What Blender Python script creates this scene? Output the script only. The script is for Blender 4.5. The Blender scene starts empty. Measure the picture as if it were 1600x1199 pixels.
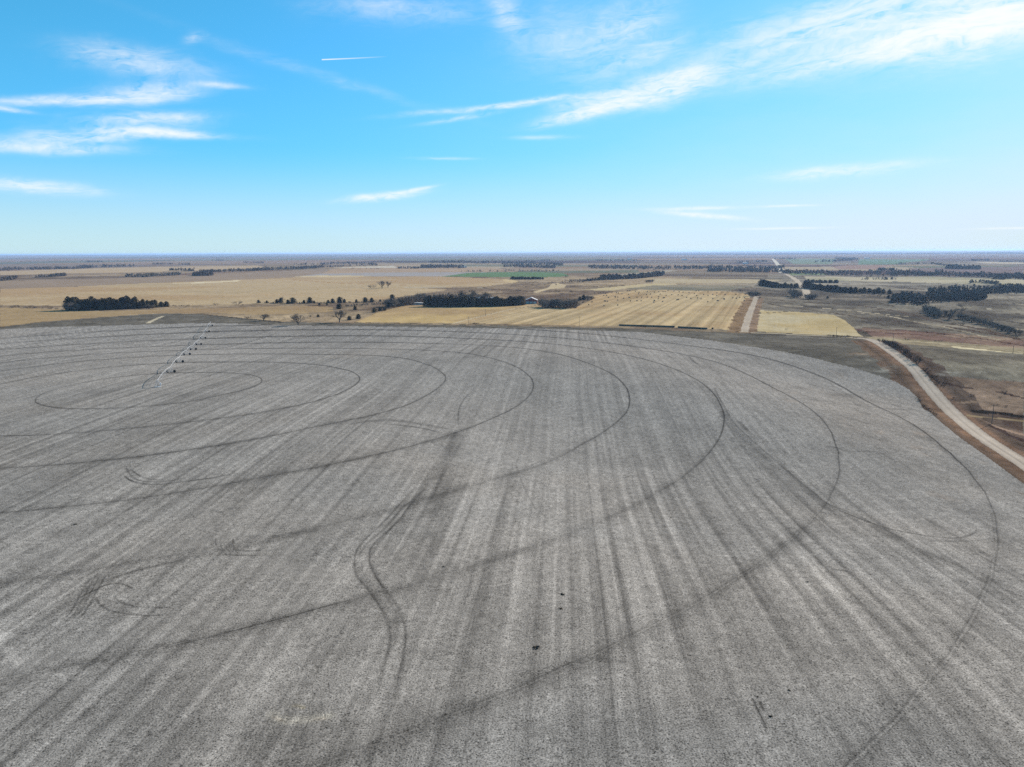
import bpy, math, random
import numpy as np
from mathutils import Matrix, Vector
rad = math.radians
# ------------------------------------------------------------------ camera
sc = bpy.context.scene
EYE = 80.0
FPX, PITCH, ROLL = 1114.6, 0.182355, -0.00499      # focal length in pixels of the 1600 px frame
cam_d = bpy.data.cameras.new("camera")
cam = bpy.data.objects.new("camera", cam_d)
sc.collection.objects.link(cam)
cam_d.sensor_width = 36.0
cam_d.lens = FPX / 1600 * 36.0
cam_d.clip_start = 0.5
cam_d.clip_end = 200000
cam.matrix_world = Matrix.Translation((0, 0, EYE)) @ Matrix.Rotation(math.pi / 2 - PITCH, 4, 'X') @ Matrix.Rotation(ROLL, 4, 'Z')
sc.camera = cam

def ray(px, py):
    x = (px - 800) / FPX; y = -(py - 599.5) / FPX
    c, s = math.cos(ROLL), math.sin(ROLL)
    x, y = c * x - s * y, s * x + c * y
    cp, sp = math.cos(PITCH), math.sin(PITCH)
    return (x, cp + y * sp, -sp + y * cp)

# ------------------------------------------------------------------ world, sun, exposure
SUN_AZ, SUN_EL = 48.0, 25.0
sc.view_settings.view_transform = 'Standard'
sc.view_settings.look = 'None'
sc.view_settings.exposure = 0.82
sc.view_settings.gamma = 1.0
sun_d = bpy.data.lights.new("sun", 'SUN')
sun_d.energy = 5.0; sun_d.angle = rad(0.5); sun_d.color = (1.0, 0.945, 0.86)
sun = bpy.data.objects.new("sun", sun_d)
sc.collection.objects.link(sun)
sd = Vector((math.sin(rad(SUN_AZ)) * math.cos(rad(SUN_EL)), math.cos(rad(SUN_AZ)) * math.cos(rad(SUN_EL)), math.sin(rad(SUN_EL))))
sun.rotation_euler = sd.to_track_quat('Z', 'Y').to_euler()
sun.location = sd * 400

W = bpy.data.worlds.new("World"); sc.world = W; W.use_nodes = True
wn = W.node_tree; wn.nodes.clear()

class NT:
    """small helper for writing node maths"""
    def __init__(s, nt): s.nt = nt
    def n(s, t, **k):
        o = s.nt.nodes.new(t)
        for a, b in k.items(): setattr(o, a, b)
        return o
    def put(s, sock, v):
        if isinstance(v, bpy.types.NodeSocket): s.nt.links.new(v, sock)
        else: sock.default_value = v
    def m(s, op, a, b=0.0, c=0.0, clamp=False):
        o = s.n('ShaderNodeMath', operation=op); o.use_clamp = clamp
        s.put(o.inputs[0], a); s.put(o.inputs[1], b); s.put(o.inputs[2], c)
        return o.outputs[0]
    def mr(s, v, a, b, c, d, smooth=True):
        o = s.n('ShaderNodeMapRange'); o.clamp = True
        o.interpolation_type = 'SMOOTHSTEP' if smooth else 'LINEAR'
        for i, q in enumerate((v, a, b, c, d)): s.put(o.inputs[i], q)
        return o.outputs[0]
    def xyz(s, x, y, z):
        o = s.n('ShaderNodeCombineXYZ'); s.put(o.inputs[0], x); s.put(o.inputs[1], y); s.put(o.inputs[2], z)
        return o.outputs[0]
    def noise(s, vec, scale, detail=4, rough=0.55, dist=0.0):
        o = s.n('ShaderNodeTexNoise'); s.put(o.inputs['Vector'], vec)
        s.put(o.inputs['Scale'], scale); s.put(o.inputs['Detail'], detail); s.put(o.inputs['Roughness'], rough); s.put(o.inputs['Distortion'], dist)
        return o.outputs['Fac']
    def mix(s, f, a, b, mode='MIX'):
        o = s.n('ShaderNodeMix', data_type='RGBA', blend_type=mode); o.clamp_result = False
        s.put(o.inputs[0], f); s.put(o.inputs[6], a); s.put(o.inputs[7], b)
        return o.outputs[2]

def build_world():
    T = NT(wn)
    sky = T.n('ShaderNodeTexSky', sky_type='NISHITA')
    sky.sun_disc = False
    sky.sun_elevation = rad(SUN_EL); sky.sun_rotation = rad(SUN_AZ)
    sky.altitude = 500; sky.air_density = 1.0; sky.dust_density = SKY_DUST; sky.ozone_density = SKY_OZONE
    tc = T.n('ShaderNodeTexCoord')
    sp = T.n('ShaderNodeSeparateXYZ'); wn.links.new(tc.outputs['Generated'], sp.inputs[0])
    x, y, z = sp.outputs
    az = T.m('MULTIPLY', T.m('ARCTAN2', x, y), 57.29578)
    el = T.m('MULTIPLY', T.m('ARCSINE', z), 57.29578)
    # streaky cirrus texture in azimuth / elevation degrees
    rot = T.m('SUBTRACT', el, T.m('MULTIPLY', az, 0.10))
    wob = T.noise(T.xyz(T.m('MULTIPLY', az, 0.10), T.m('MULTIPLY', el, 0.35), 3.1), 1.0, 4, 0.6)
    el2 = T.m('ADD', rot, T.m('MULTIPLY', T.m('SUBTRACT', wob, 0.5), 3.2))
    fib = T.noise(T.xyz(T.m('MULTIPLY', az, 0.16), T.m('MULTIPLY', el2, 0.95), 0.0), 1.0, 9, 0.62, 0.4)
    fine = T.noise(T.xyz(T.m('MULTIPLY', az, 0.9), T.m('MULTIPLY', el2, 3.2), 7.0), 1.0, 6, 0.6, 0.6)
    wx = T.m('MULTIPLY', T.m('SUBTRACT', T.noise(T.xyz(T.m('MULTIPLY', az, 0.22), T.m('MULTIPLY', el, 0.5), 11.0), 1.0, 3, 0.6), 0.5), 5.0)
    wy = T.m('MULTIPLY', T.m('SUBTRACT', T.noise(T.xyz(T.m('MULTIPLY', az, 0.30), T.m('MULTIPLY', el, 0.7), 19.0), 1.0, 4, 0.6), 0.5), 2.0)
    azd = T.m('ADD', az, wx)
    total = None
    for (cx, cy, hw, hh, tilt, amp) in CLOUDS:
        dx, dy, dz = ray(cx, cy)
        a0 = math.degrees(math.atan2(dx, dy)); e0 = math.degrees(math.atan2(dz, math.hypot(dx, dy)))
        k = 57.3 / FPX * math.cos(rad(a0))
        sw, sh = hw * k / max(0.3, math.cos(rad(e0))), hh * 57.3 / FPX * math.cos(rad(a0))
        wk = min(1.0, sh / 1.6)
        u = T.m('SUBTRACT', azd if hw > 60 else az, a0)
        v = T.m('SUBTRACT', T.m('ADD', el, T.m('MULTIPLY', wy, wk)), T.m('MULTIPLY_ADD', u, tilt, e0))
        u = T.m('DIVIDE', u, sw); v = T.m('DIVIDE', v, sh)
        r2 = T.m('ADD', T.m('MULTIPLY', u, u), T.m('MULTIPLY', v, v))
        g = T.m('MULTIPLY', T.m('EXPONENT', T.m('MULTIPLY', r2, -1.1)), amp)
        total = g if total is None else T.m('ADD', total, g)
    tex = T.m('ADD', T.m('MULTIPLY', fib, 0.6), T.m('MULTIPLY', fine, 0.4))
    tex = T.mr(tex, 0.36, 0.66, 0.12, 1.75, False)
    dens = T.m('MULTIPLY', T.m('MULTIPLY', total, tex), 0.84)
    dens = T.m('SUBTRACT', 1.0, T.m('EXPONENT', T.m('MULTIPLY', dens, -1.35)))
    # condensation trail of a high aircraft
    ax, ay, az_ = ray(502, 93.5); bx, by, bz = ray(606, 88.5)
    a1, e1 = math.degrees(math.atan2(ax, ay)), math.degrees(math.atan2(az_, math.hypot(ax, ay)))
    a2, e2 = math.degrees(math.atan2(bx, by)), math.degrees(math.atan2(bz, math.hypot(bx, by)))
    t = T.m('DIVIDE', T.m('SUBTRACT', az, a1), a2 - a1)
    off = T.m('ABSOLUTE', T.m('SUBTRACT', el, T.m('MULTIPLY_ADD', t, e2 - e1, e1)))
    core = T.mr(off, 0.012, 0.06, 1.0, 0.0)
    ends = T.m('MULTIPLY', T.mr(t, 0.0, 0.015, 0.0, 1.0), T.mr(t, 0.15, 1.0, 1.0, 0.0, False))
    dens = T.m('MAXIMUM', dens, T.m('MULTIPLY', T.m('MULTIPLY', core, ends), 0.7))
    base = T.mix(1.0, sky.outputs[0], SKY_TINT, 'MULTIPLY')
    ch = T.n('ShaderNodeSeparateColor'); wn.links.new(base, ch.inputs[0])       # compress the green channel as it brightens
    grn = T.m('MULTIPLY', T.m('SUBTRACT', 1.0, T.m('EXPONENT', T.m('MULTIPLY', ch.outputs[1], -1 / 5.9))), 8.75)
    cc = T.n('ShaderNodeCombineColor'); wn.links.new(ch.outputs[0], cc.inputs[0]); wn.links.new(grn, cc.inputs[1]); wn.links.new(ch.outputs[2], cc.inputs[2])
    base = cc.outputs[0]
    # thin high veil that thickens towards the sun and the horizon
    ha = T.mr(T.m('ABSOLUTE', T.m('SUBTRACT', az, 55.0)), 10.0, 75.0, 1.0, 0.0)
    vy = T.m('MULTIPLY', T.mr(el, 4.0, 24.0, 1.0, 0.35), T.m('MULTIPLY', ha, T.mr(wob, 0.3, 0.7, 0.7, 1.2, False)))
    veil = T.m('ADD', T.m('MULTIPLY', vy, VEIL_SUN), T.mr(el, -1.0, 8.0, VEIL_HOR, 0.0))
    base = T.mix(T.m('MINIMUM', veil, 1.0), base, VEIL_COL)
    col = T.mix(dens, base, CLOUD_COL)
    bg = T.n('ShaderNodeBackground'); wn.links.new(col, bg.inputs[0]); bg.inputs[1].default_value = 0.0635
    out = T.n('ShaderNodeOutputWorld'); wn.links.new(bg.outputs[0], out.inputs[0])

SKY_DUST, SKY_OZONE = 0.4, 1.6
SKY_TINT = (0.42, 1.28, 1.72, 1)
VEIL_SUN, VEIL_HOR = 0.34, 0.75
VEIL_COL = (6.4, 7.7, 8.3, 1)
CLOUD_COL = (9.0, 9.2, 9.3, 1)
CLOUDS = [(215,98,75,16,-.05,.55),(235,145,58,12,.15,.9),(115,157,92,6,.12,.95),(150,212,100,10,.14,.85),(245,208,75,5,0,1.2),
 (226,186,70,8,.1,.8),(90,233,80,7,.05,.8),(35,290,75,8,-.05,1.0),(597,307,45,5,.1,1.5),(645,298,28,2.5,.2,.8),
 (990,152,80,15,.12,1.25),(1070,122,50,14,.1,1.3),(915,176,55,7,.2,1.3),(800,163,110,3.5,.1,.9),(1440,60,190,19,.13,1.35),
 (1350,22,190,26,.14,.85),(1560,25,130,40,.1,1.5),(1190,88,70,6,.22,.35),(980,45,55,30,.3,.5),(620,12,90,18,0,.3),(790,20,22,22,-.5,.5),
 (1310,268,85,8,.05,.7),(1090,326,60,2.5,0,.6),(1100,337,50,3.5,-.1,1.0),(1230,322,40,1.6,0,.5),(1230,357,60,1.6,0,.5),(1570,357,40,1.6,0,.5),
 (303,60,12,6,.3,.4),(490,115,170,7,-.25,.10),(5,170,28,3,-.05,.9),(340,133,35,4,0,.5),(1000,90,60,14,.3,.35),(885,60,70,40,0,.28),
 (690,248,40,2,0,.3),(720,185,45,3,.15,.4),(845,215,40,3,0,.3)]
build_world()

# ------------------------------------------------------------------ numpy noise
def _hash(ix, iy, seed):
    h = (ix.astype(np.int64) * 374761393 + iy.astype(np.int64) * 668265263 + seed * 1442695041) & 0xFFFFFFFF
    h = ((h ^ (h >> 13)) * 1274126177) & 0xFFFFFFFF
    return ((h ^ (h >> 16)) & 0xFFFF).astype(np.float32) / 65535.0
def vnoise(x, y, seed=0):
    fx = np.floor(x); fy = np.floor(y)
    tx = (x - fx).astype(np.float32); ty = (y - fy).astype(np.float32)
    tx = tx * tx * (3 - 2 * tx); ty = ty * ty * (3 - 2 * ty)
    ix = fx.astype(np.int64); iy = fy.astype(np.int64)
    a = _hash(ix, iy, seed); b = _hash(ix + 1, iy, seed); c = _hash(ix, iy + 1, seed); d = _hash(ix + 1, iy + 1, seed)
    return (a + (b - a) * tx) * (1 - ty) + (c + (d - c) * tx) * ty      # 0..1
def fbm(x, y, lam, octv=3, seed=0, gain=0.5):
    s = 0; a = 1.0; n = 0
    for o in range(octv):
        ang = 0.6 * o + 0.3
        ca, sa = math.cos(ang) / lam, math.sin(ang) / lam
        s = s + a * (vnoise(x * ca - y * sa, x * sa + y * ca, seed + o * 17) - 0.5)
        n += a; a *= gain; lam *= 0.5
    return s / n * 2                                                     # about -1..1
def sstep(v, a, b):
    t = np.clip((v - a) / (b - a), 0, 1)
    return t * t * (3 - 2 * t)

# ------------------------------------------------------------------ terrain height
ZC = np.array([0,0,0,0,0,0.2,0.7,1.1,1.4,2.1,1.3,0.3,0,0,0,0,0,0,0,0,0,0.1,0.2,0.3,0.4,0.7,1.5,1.2,0.2,0,0,0,0,0,0,0,0,0.1,0.4,0.7,0,-0.4,-0.6,-0.3,0.9,-1.2,-1.1,-0.2,0,0,0,0,0,0,0,0.2,0.6,1.3,2.2,0.3,-1.2,-2.8,-1.1,-1.7,-0.5,0,0,0,0,0,0,0,0.4,0.6,0.8,1.4,-0.5,-1.1,3.1,0.7,-2.4,-0.7,-0.1,0,0,0,0,0,0.2,1.0,1.7,1.0,0.1,-0.3,0.5,4.5,-4.0,-3.3,-0.5,0,0,0,0,0,0.1,0.4,0.2,-0.1,0.6,1.2,1.7,1.7,2.7,-2.6,0.9,0.8,0.1,0,0,0,0,0.3,1.1,1.2,-0.1,0.5,1.6,2.0,1.3,0.6,0.5,2.5,1.0,0.1,0,0,0,0,0,0.2,0.7,0.3,0.1,0.4,1.0,0.7,-0.2,-0.1,0.7,0.3,0,0,0,0,0,-0.3,-1.1,-1.2,-0.6,-0.4,-0.3,0.3,0.3,-0.2,-0.2,0,0,0,0,0,0,0,0,-0.5,-0.8,-0.4,-0.2,-0.1,0,0,-0.1,-0.1,0,0,0,0,0,0,0.1,0.4,0.4,0.1,0,0,0,0,0,0,0,0,0,0,0,0,0,0,0.1,0.2,0.1,0,0,0,0,0,0,0,0,0,0,0,0,0,0,0,0,0,0,0,0,0,0,0,0,0,0,0,0,0,0,0,0,0,0,0,0,0,0,0,0,0,0,0,0,0,0]).reshape(15, 17)
KX = np.arange(-6.4, 6.5, .8) * 80.0; KY = np.arange(0.8, 12.1, .8) * 80.0
PIV = (-204.77, 405.54); R1, RS = 59.37, 49.53
def height(x, y):
    x = np.asarray(x, float); y = np.asarray(y, float)
    ex = np.exp(-((x[..., None] - KX) ** 2) / (2 * 64.0 ** 2)); ey = np.exp(-((y[..., None] - KY) ** 2) / (2 * 64.0 ** 2))
    h = np.einsum('...i,...ij,...j->...', ey, ZC, ex)
    D = np.hypot(x, y)
    dp = np.hypot(x - PIV[0], y - PIV[1])
    ramp = sstep(dp, 560, 1500)
    az = np.degrees(np.arctan2(x, y))
    east = sstep(az, 16, 28) * sstep(D, 650, 1000)
    h = h + ramp * 2.0 * fbm(x, y, 420, 2, 5)
    h = h + sstep(D, 1500, 4000) * 7.0 * fbm(x, y, 1300, 3, 9)
    h = h + east * (1 - sstep(D, 3000, 6000)) * (5.6 * fbm(x, y, 210, 3, 23) - 2.4)
    h = h + sstep(D, 9000, 40000) * (24 + 46 * fbm(x, y, 5200, 3, 31))
    return h
def ground_at(px, py, zoff=0.0):
    d = ray(px, py)
    g = math.hypot(d[0], d[1])
    dep = -d[2] / g
    if dep < 0.0012: dep = 0.0012
    lo = 40.0
    Ds = np.concatenate([np.arange(60, 1500, 4.0), np.geomspace(1500, 60000, 900)])
    X = d[0] / g * Ds; Y = d[1] / g * Ds
    f = EYE - dep * Ds - height(X, Y)
    i = np.argmax(f < 0)
    if f[i] >= 0: i = len(Ds) - 1
    t = f[i - 1] / (f[i - 1] - f[i]) if i > 0 else 0
    D = Ds[i - 1] + (Ds[i] - Ds[i - 1]) * t
    return (d[0] / g * D, d[1] / g * D)
_gc = {}
def GP(pts):
    out = []
    for p in pts:
        k = (round(p[0], 2), round(p[1], 2))
        if k not in _gc: _gc[k] = ground_at(*k)
        out.append(_gc[k])
    return out
def hz(x, y): return float(height(np.array([x]), np.array([y]))[0])

# ------------------------------------------------------------------ the ground: one sheet of land to the horizon
ALB = 0.62
def C(r, g, b):
    v = np.array([r, g, b], np.float32) / 255.0
    return np.where(v <= 0.04045, v / 12.92, ((v + 0.055) / 1.055) ** 2.4) * ALB * np.array([1.0, .935, .84], np.float32)

def build_azimuths():
    core = np.arange(-41.0, 41.0001, 0.055)
    side = np.arange(41.3, 62, 0.3)
    rest = np.arange(64, 180.1, 4.0)
    right = np.concatenate([core, side, rest[:-1], [180.0]])
    left = -np.concatenate([side, rest[:-1]])[::-1]
    return np.concatenate([left, right])
def build_ranges():
    near = np.concatenate([[2.0], np.arange(8, 76, 6.0)])
    Ds = [78.0]
    step = 0.048 * math.pi / 180
    while Ds[-1] < 55000:
        D = Ds[-1]
        dep = math.atan(EYE / D)
        dn = EYE / math.tan(max(dep - step, 1e-6)) - D if dep > step * 1.01 else 1e9
        Ds.append(D + min(dn, D * 0.018, 420))
    return np.concatenate([near, Ds])
AZ = np.radians(build_azimuths()); RG = build_ranges()
NA, NR = len(AZ), len(RG)
gx = (RG[:, None] * np.sin(AZ)[None, :]); gy = (RG[:, None] * np.cos(AZ)[None, :])
gz = height(gx, gy)
X = gx.ravel(); Y = gy.ravel(); N = len(X)
Dist = np.hypot(X, Y)
print("terrain", NA, NR, N)
col = np.zeros((N, 3), np.float32); spk = np.zeros(N, np.float32); lid = np.zeros(N, np.int16)
LN = ['ground']
def land(name):
    if name not in LN: LN.append(name)
    return LN.index(name)

def inpoly(pts):
    pts = np.array(pts)
    m = (X > pts[:, 0].min()) & (X < pts[:, 0].max()) & (Y > pts[:, 1].min()) & (Y < pts[:, 1].max())
    idx = np.nonzero(m)[0]
    x = X[idx]; y = Y[idx]; r = np.zeros(len(idx), bool)
    n = len(pts)
    for i in range(n):
        x1, y1 = pts[i]; x2, y2 = pts[(i + 1) % n]
        if y1 == y2: continue
        c = ((y1 > y) != (y2 > y)) & (x < (x2 - x1) * (y - y1) / (y2 - y1) + x1)
        r ^= c
    return idx[r]
def seg_near(pts, rmax):
    """vertex indices within rmax of a polyline, their distance to it, distance run along it, signed offset"""
    pts = np.array(pts, float)
    best = None
    acc = 0.0
    ids = []; ds = []; ls = []; sg = []
    for i in range(len(pts) - 1):
        a, b = pts[i], pts[i + 1]
        L = math.hypot(*(b - a)) + 1e-9
        m = (X > min(a[0], b[0]) - rmax) & (X < max(a[0], b[0]) + rmax) & (Y > min(a[1], b[1]) - rmax) & (Y < max(a[1], b[1]) + rmax)
        idx = np.nonzero(m)[0]
        px = X[idx] - a[0]; py = Y[idx] - a[1]
        ux, uy = (b - a) / L
        t = np.clip(px * ux + py * uy, 0, L)
        qx = px - t * ux; qy = py - t * uy
        d = np.hypot(qx, qy); k = d < rmax
        ids.append(idx[k]); ds.append(d[k]); ls.append(acc + t[k]); sg.append(np.sign(px * uy - py * ux)[k])
        acc += L
    ids = np.concatenate(ids); ds = np.concatenate(ds); ls = np.concatenate(ls); sg = np.concatenate(sg)
    o = np.lexsort((ds, ids)); ids, ds, ls, sg = ids[o], ds[o], ls[o], sg[o]
    u = np.concatenate([[True], ids[1:] != ids[:-1]]) if len(ids) else np.zeros(0, bool)
    return ids[u], ds[u], ls[u], sg[u] * ds[u]
def smooth_line(pts, n=6):
    """Catmull-Rom through the points"""
    p = [np.array(q, float) for q in pts]
    p = [2 * p[0] - p[1]] + p + [2 * p[-1] - p[-2]]
    out = []
    for i in range(1, len(p) - 2):
        for k in range(n):
            t = k / n
            out.append(0.5 * ((2 * p[i]) + (-p[i - 1] + p[i + 1]) * t + (2 * p[i - 1] - 5 * p[i] + 4 * p[i + 1] - p[i + 2]) * t * t + (-p[i - 1] + 3 * p[i] - 3 * p[i + 1] + p[i + 2]) * t ** 3))
    out.append(p[-2])
    return out

# rangeland everywhere first
g1 = fbm(X, Y, 260, 4, 1); g2 = fbm(X, Y, 60, 4, 2); g3 = fbm(X + 900, Y, 900, 3, 3)
azd = np.degrees(np.arctan2(X, Y))
east = sstep(azd, 12, 22)[:, None]
t = np.clip(0.5 + 0.9 * g1 + 0.8 * g2, 0, 1)[:, None]
west_c = C(120, 102, 88) * (1 - t) + C(184, 162, 134) * t
east_c = C(100, 92, 84) * (1 - t) + C(172, 161, 145) * t
col[:] = west_c * (1 - east) + east_c * east
r = sstep(g3 + 0.3 * g2, 0.15, 0.5)[:, None] * east
col[:] = col * (1 - 0.5 * r) + C(122, 94, 82) * 0.5 * r
# old pasture drainage lines, darker damp grass
dr = np.abs(fbm(X, Y * 0.8, 330, 3, 77))
col *= (1 - 0.42 * (1 - sstep(dr, 0.0, 0.06)) * (.4 + .6 * sstep(g2, -.4, .4)))[:, None]
fade_ = 1 - sstep(Dist, 3500, 7000)
fol = fade_ * fbm(X * .5 - Y * .3, X * .3 + Y * 1.4, 140, 4, 88)               # grazed benches along the slopes
col *= (1 + .22 * fol * sstep(Dist, 500, 900))[:, None]
dr2 = np.abs(fbm(X * .9 + Y * .4, Y, 120, 3, 79))
col *= (1 - (.26 * (1 - sstep(dr2, 0.0, .05)) * east[:, 0] + .10 * (1 - sstep(dr2, 0, .05))) * sstep(g1 + .3, 0, .5))[:, None]
scr = sstep(vnoise(X / 3.2, Y / 3.2, 81), .80, .95) * sstep(fbm(X, Y, 130, 2, 82), -.05, .35)
col *= (1 - .55 * scr * (1 - sstep(Dist, 1600, 3000)))[:, None]
spk[:] = 0.35
# distant farmland laid out on the section grid
ga = rad(10.0)
ua = X * math.cos(ga) - Y * math.sin(ga); va = X * math.sin(ga) + Y * math.cos(ga)
PAL = np.array([0.84, .80, .82], np.float32) * np.array([C(186, 168, 142), C(158, 140, 124), C(172, 148, 122), C(148, 134, 122), C(134, 138, 116), C(200, 184, 156), C(150, 118, 106), C(84, 74, 74), C(176, 158, 138), C(112, 96, 94)], np.float32)
wr = 60 * fbm(X, Y, 900, 2, 44)
cu = np.floor((ua + wr) / 610).astype(np.int64); cv = np.floor((va + wr) / 790).astype(np.int64)
pi_ = (_hash(cu, cv, 5) * 9.99).astype(int)
half = _hash(cu, cv, 8) > 0.5
pi2 = (_hash(cu, cv * 2 + (((va + wr) / 395).astype(np.int64) % 2), 6) * 9.99).astype(int)
pc = PAL[np.where(half, pi2, pi_)]
def big_cells(w, h, sd):
    cu_ = np.floor((ua + 6 * wr) / w).astype(np.int64); cv_ = np.floor((va + 8 * wr) / h).astype(np.int64)
    return PAL[(_hash(cu_, cv_, sd) * 9.99).astype(int)]
k_ = sstep(Dist, 4000, 5200)[:, None]; pc = pc * (1 - .8 * k_) + big_cells(2600, 1700, 71) * .8 * k_
k_ = sstep(Dist, 8000, 9500)[:, None]; pc = pc * (1 - .8 * k_) + big_cells(6500, 5200, 72) * .8 * k_
k_ = sstep(Dist, 15000, 17000)[:, None]; pc = pc * (1 - .8 * k_) + big_cells(14000, 12000, 73) * .8 * k_
rough = sstep(fbm(X, Y, 2600, 3, 50), 0.05, 0.3)[:, None] * (1 - sstep(Dist, 5000, 8000)[:, None])
farm = sstep(Dist, 2300, 3000)[:, None] * (1 - 0.75 * rough)
col[:] = col * (1 - farm) + pc * (1 + 0.06 * g2[:, None] * (1 - sstep(Dist, 4000, 7000))[:, None]) * farm

def shade_rows(idx, az_deg, lam, amp, seed):
    a = rad(az_deg); x = X[idx]; y = Y[idx]
    u = x * math.cos(a) - y * math.sin(a); v = x * math.sin(a) + y * math.cos(a)
    return 1 + amp * (2 * vnoise(u / lam, v / 700, seed) - 1 + 0.8 * (2 * vnoise(u / (lam * 0.4), v / 350, seed + 1) - 1)) / 1.4
def field(name, pts, c, az=None, lam=9, amp=0.0, mott=0.06, sp=0.25, seed=0, alt=None, mlam=120, setid=True):
    idx = inpoly(GP(pts))
    if not len(idx): return idx
    m = fbm(X[idx], Y[idx], mlam, 4, seed + 60)
    base = np.repeat(np.array(c, np.float32)[None], len(idx), 0)
    if alt is not None:
        k = sstep(m, -0.25, 0.35)[:, None]; base = base * (1 - k) + np.array(alt) * k
    f = 1 + mott * m * 2
    if az is not None: f = f * shade_rows(idx, az, lam, amp, seed)
    col[idx] = base * f[:, None]; spk[idx] = sp
    if setid: lid[idx] = land(name)
    return idx

RD = 19.7        # bearing of the section roads and of the rows beyond the road
TAN = C(202, 178, 144); OCH = C(188, 160, 122); PALE = C(212, 196, 168)
# far left plain, front to back drawn back to front
field('fallow_field', [(0,424),(0,430),(250,425),(420,419),(400,415),(200,418)], C(196,172,142), mott=.05)
field('fallow_field', [(0,441),(60,437),(160,436),(330,428),(420,425),(520,420),(620,416.5),(760,419),(830,422),(800,425.5),(640,427),(520,431),(400,438),(200,445),(0,453)], C(164,144,126), az=RD, lam=30, amp=.06, mott=.06)
field('fallow_field', [(520,420),(622,416.3),(760,418.5),(790,421),(770,425),(620,425.6),(500,429)], C(184,158,132), az=RD, lam=30, amp=.05)
field('fallow_field', [(500,428),(600,425.8),(770,425.6),(731,426.5),(697,432),(600,431.8),(470,431.5)], C(176,168,166), mott=.03)
field('hay_field', [(0,452),(100,449),(200,444),(400,436.5),(503,431.5),(578,432.6),(694,432.6),(787,436.5),(800,442),(760,448),(700,449),(634,449),(700,453),(640,462),(600,468),(560,472),(400,475),(262,477.5),(100,478),(0,477)], TAN, az=RD+90, lam=45, amp=.05, mott=.08, alt=C(184,156,122), mlam=260)
field('dirt_patch', [(268,443),(300,441.5),(350,439.5),(376,437.8),(372,440),(310,443)], C(232,214,182), mott=.02)
field('dirt_patch', [(452,432.4),(500,430.6),(560,430.9),(590,432.1),(520,432.8)], C(222,200,162), mott=.02)
field('dirt_patch', [(522,418.8),(560,417),(615,415.8),(622,418.8)], C(214,202,184), mott=.02)
field('winter_wheat_field', [(690,432.2),(731,426.6),(787,425.2),(850,425.8),(881,427.6),(890,432),(850,433.4),(760,432.9)], C(112,138,98), mott=.03)
field('grass_field', [(0,481),(60,482.5),(170,487),(262,483),(330,482),(400,480),(470,478),(520,480),(520,487),(470,490),(400,492),(330,489),(240,490),(150,496),(60,503.5),(0,511)], C(182,156,120), az=RD+90, lam=26, amp=.05, alt=C(164,138,108))
# centre
field('hay_field', [(554,503.6),(569,498),(587,489.5),(616,481.5),(638,477.2),(700,478),(802,478.3),(822,476.5),(846,475.3),(790,485),(750,494),(709,505.2)], OCH, az=RD-12, lam=14, amp=.06, alt=C(204,176,128), mlam=90)
bale = field('stubble_field', [(709,505.2),(750,494.4),(790,485.4),(846,476),(850,482),(900,482),(906,477),(926,468),(929,462),(960,457),(1003,453),(1080,454.5),(1130,455),(1173,460.5),(1171,468),(1160,492),(1150,516),(1060,512),(960,509.5),(850,508)], C(204,180,143), az=RD, lam=5, amp=.32, mott=.06, alt=C(186,158,122))
field('dirt_patch', [(862,444),(872,442.5),(885,446),(881,450),(860,452),(838,458),(833,456),(856,450)], C(212,190,156), mott=.05)
field('dirt_patch', [(785,436.6),(800,437),(811,440),(800,442.5),(788,440)], C(214,188,146), mott=.05)
field('plowed_field', [(1038,423.2),(1100,423),(1200,427),(1200,433.2),(1100,433.6),(1038,432)], C(146,130,112), mott=.04)
field('plowed_field', [(1038,428),(1200,430),(1200,433.2),(1038,432)], C(118,104,92), mott=.04)
field('grass_field', [(957,429.5),(1036,422.8),(1060,422.5),(1038,426),(970,431)], C(182,170,152), mott=.04)
field('grass_field', [(1020,435),(1178,436.6),(1225,437.5),(1187,443),(1060,443),(1020,442)], C(196,178,148), az=RD+90, lam=30, amp=.05)
field('grass_field', [(905,453.6),(1003,444.3),(1036,442.4),(1060,444.5),(975,451),(960,454)], C(206,186,148), mott=.05)
field('grass_field', [(975,451.5),(1025,446),(1100,445.5),(1178,447.5),(1134,455),(1080,454.3),(1000,452.5)], C(134,128,112), mott=.08, alt=C(156,144,124), mlam=60)
field('grass_field', [(1181,484.5),(1240,487.5),(1302,492),(1320,501),(1334,512),(1341,521),(1349,526.4),(1300,524),(1240,521.5),(1180,518)], C(208,191,158), az=RD, lam=7, amp=.08, mott=.05, alt=C(196,174,132), mlam=50)
# right
field('winter_wheat_field', [(1341,405.2),(1456,405.4),(1400,413),(1341,413.6)], C(122,142,118), mott=.03)
field('winter_wheat_field', [(1225,404.4),(1306,404.6),(1300,413),(1240,413)], C(136,146,124), mott=.03)
field('grass_field', [(1231,426.5),(1290,427),(1292,430),(1236,430.4)], C(136,146,110), mott=.04)
field('grass_field', [(1256,432.3),(1350,433.2),(1455,432),(1600,437),(1600,444),(1560,446),(1400,440),(1262,438)], C(176,168,140), mott=.07, alt=C(200,186,160), mlam=200)
field('fallow_field', [(1506,409),(1600,410.5),(1600,413),(1540,412)], C(206,190,168), mott=.04)
field('fallow_field', [(1300,417),(1345,414.5),(1400,415),(1370,421),(1310,421)], C(168,140,128), mott=.04)
field('fallow_field', [(1420,420),(1600,416),(1600,427),(1450,428)], C(140,122,118), mott=.06)
field('pasture', [(1346,513),(1420,517),(1500,522),(1600,530),(1600,548),(1500,541),(1420,534),(1365,528)], C(132,106,96), mott=.14, alt=C(158,138,120), mlam=60, sp=.5, setid=False)
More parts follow.
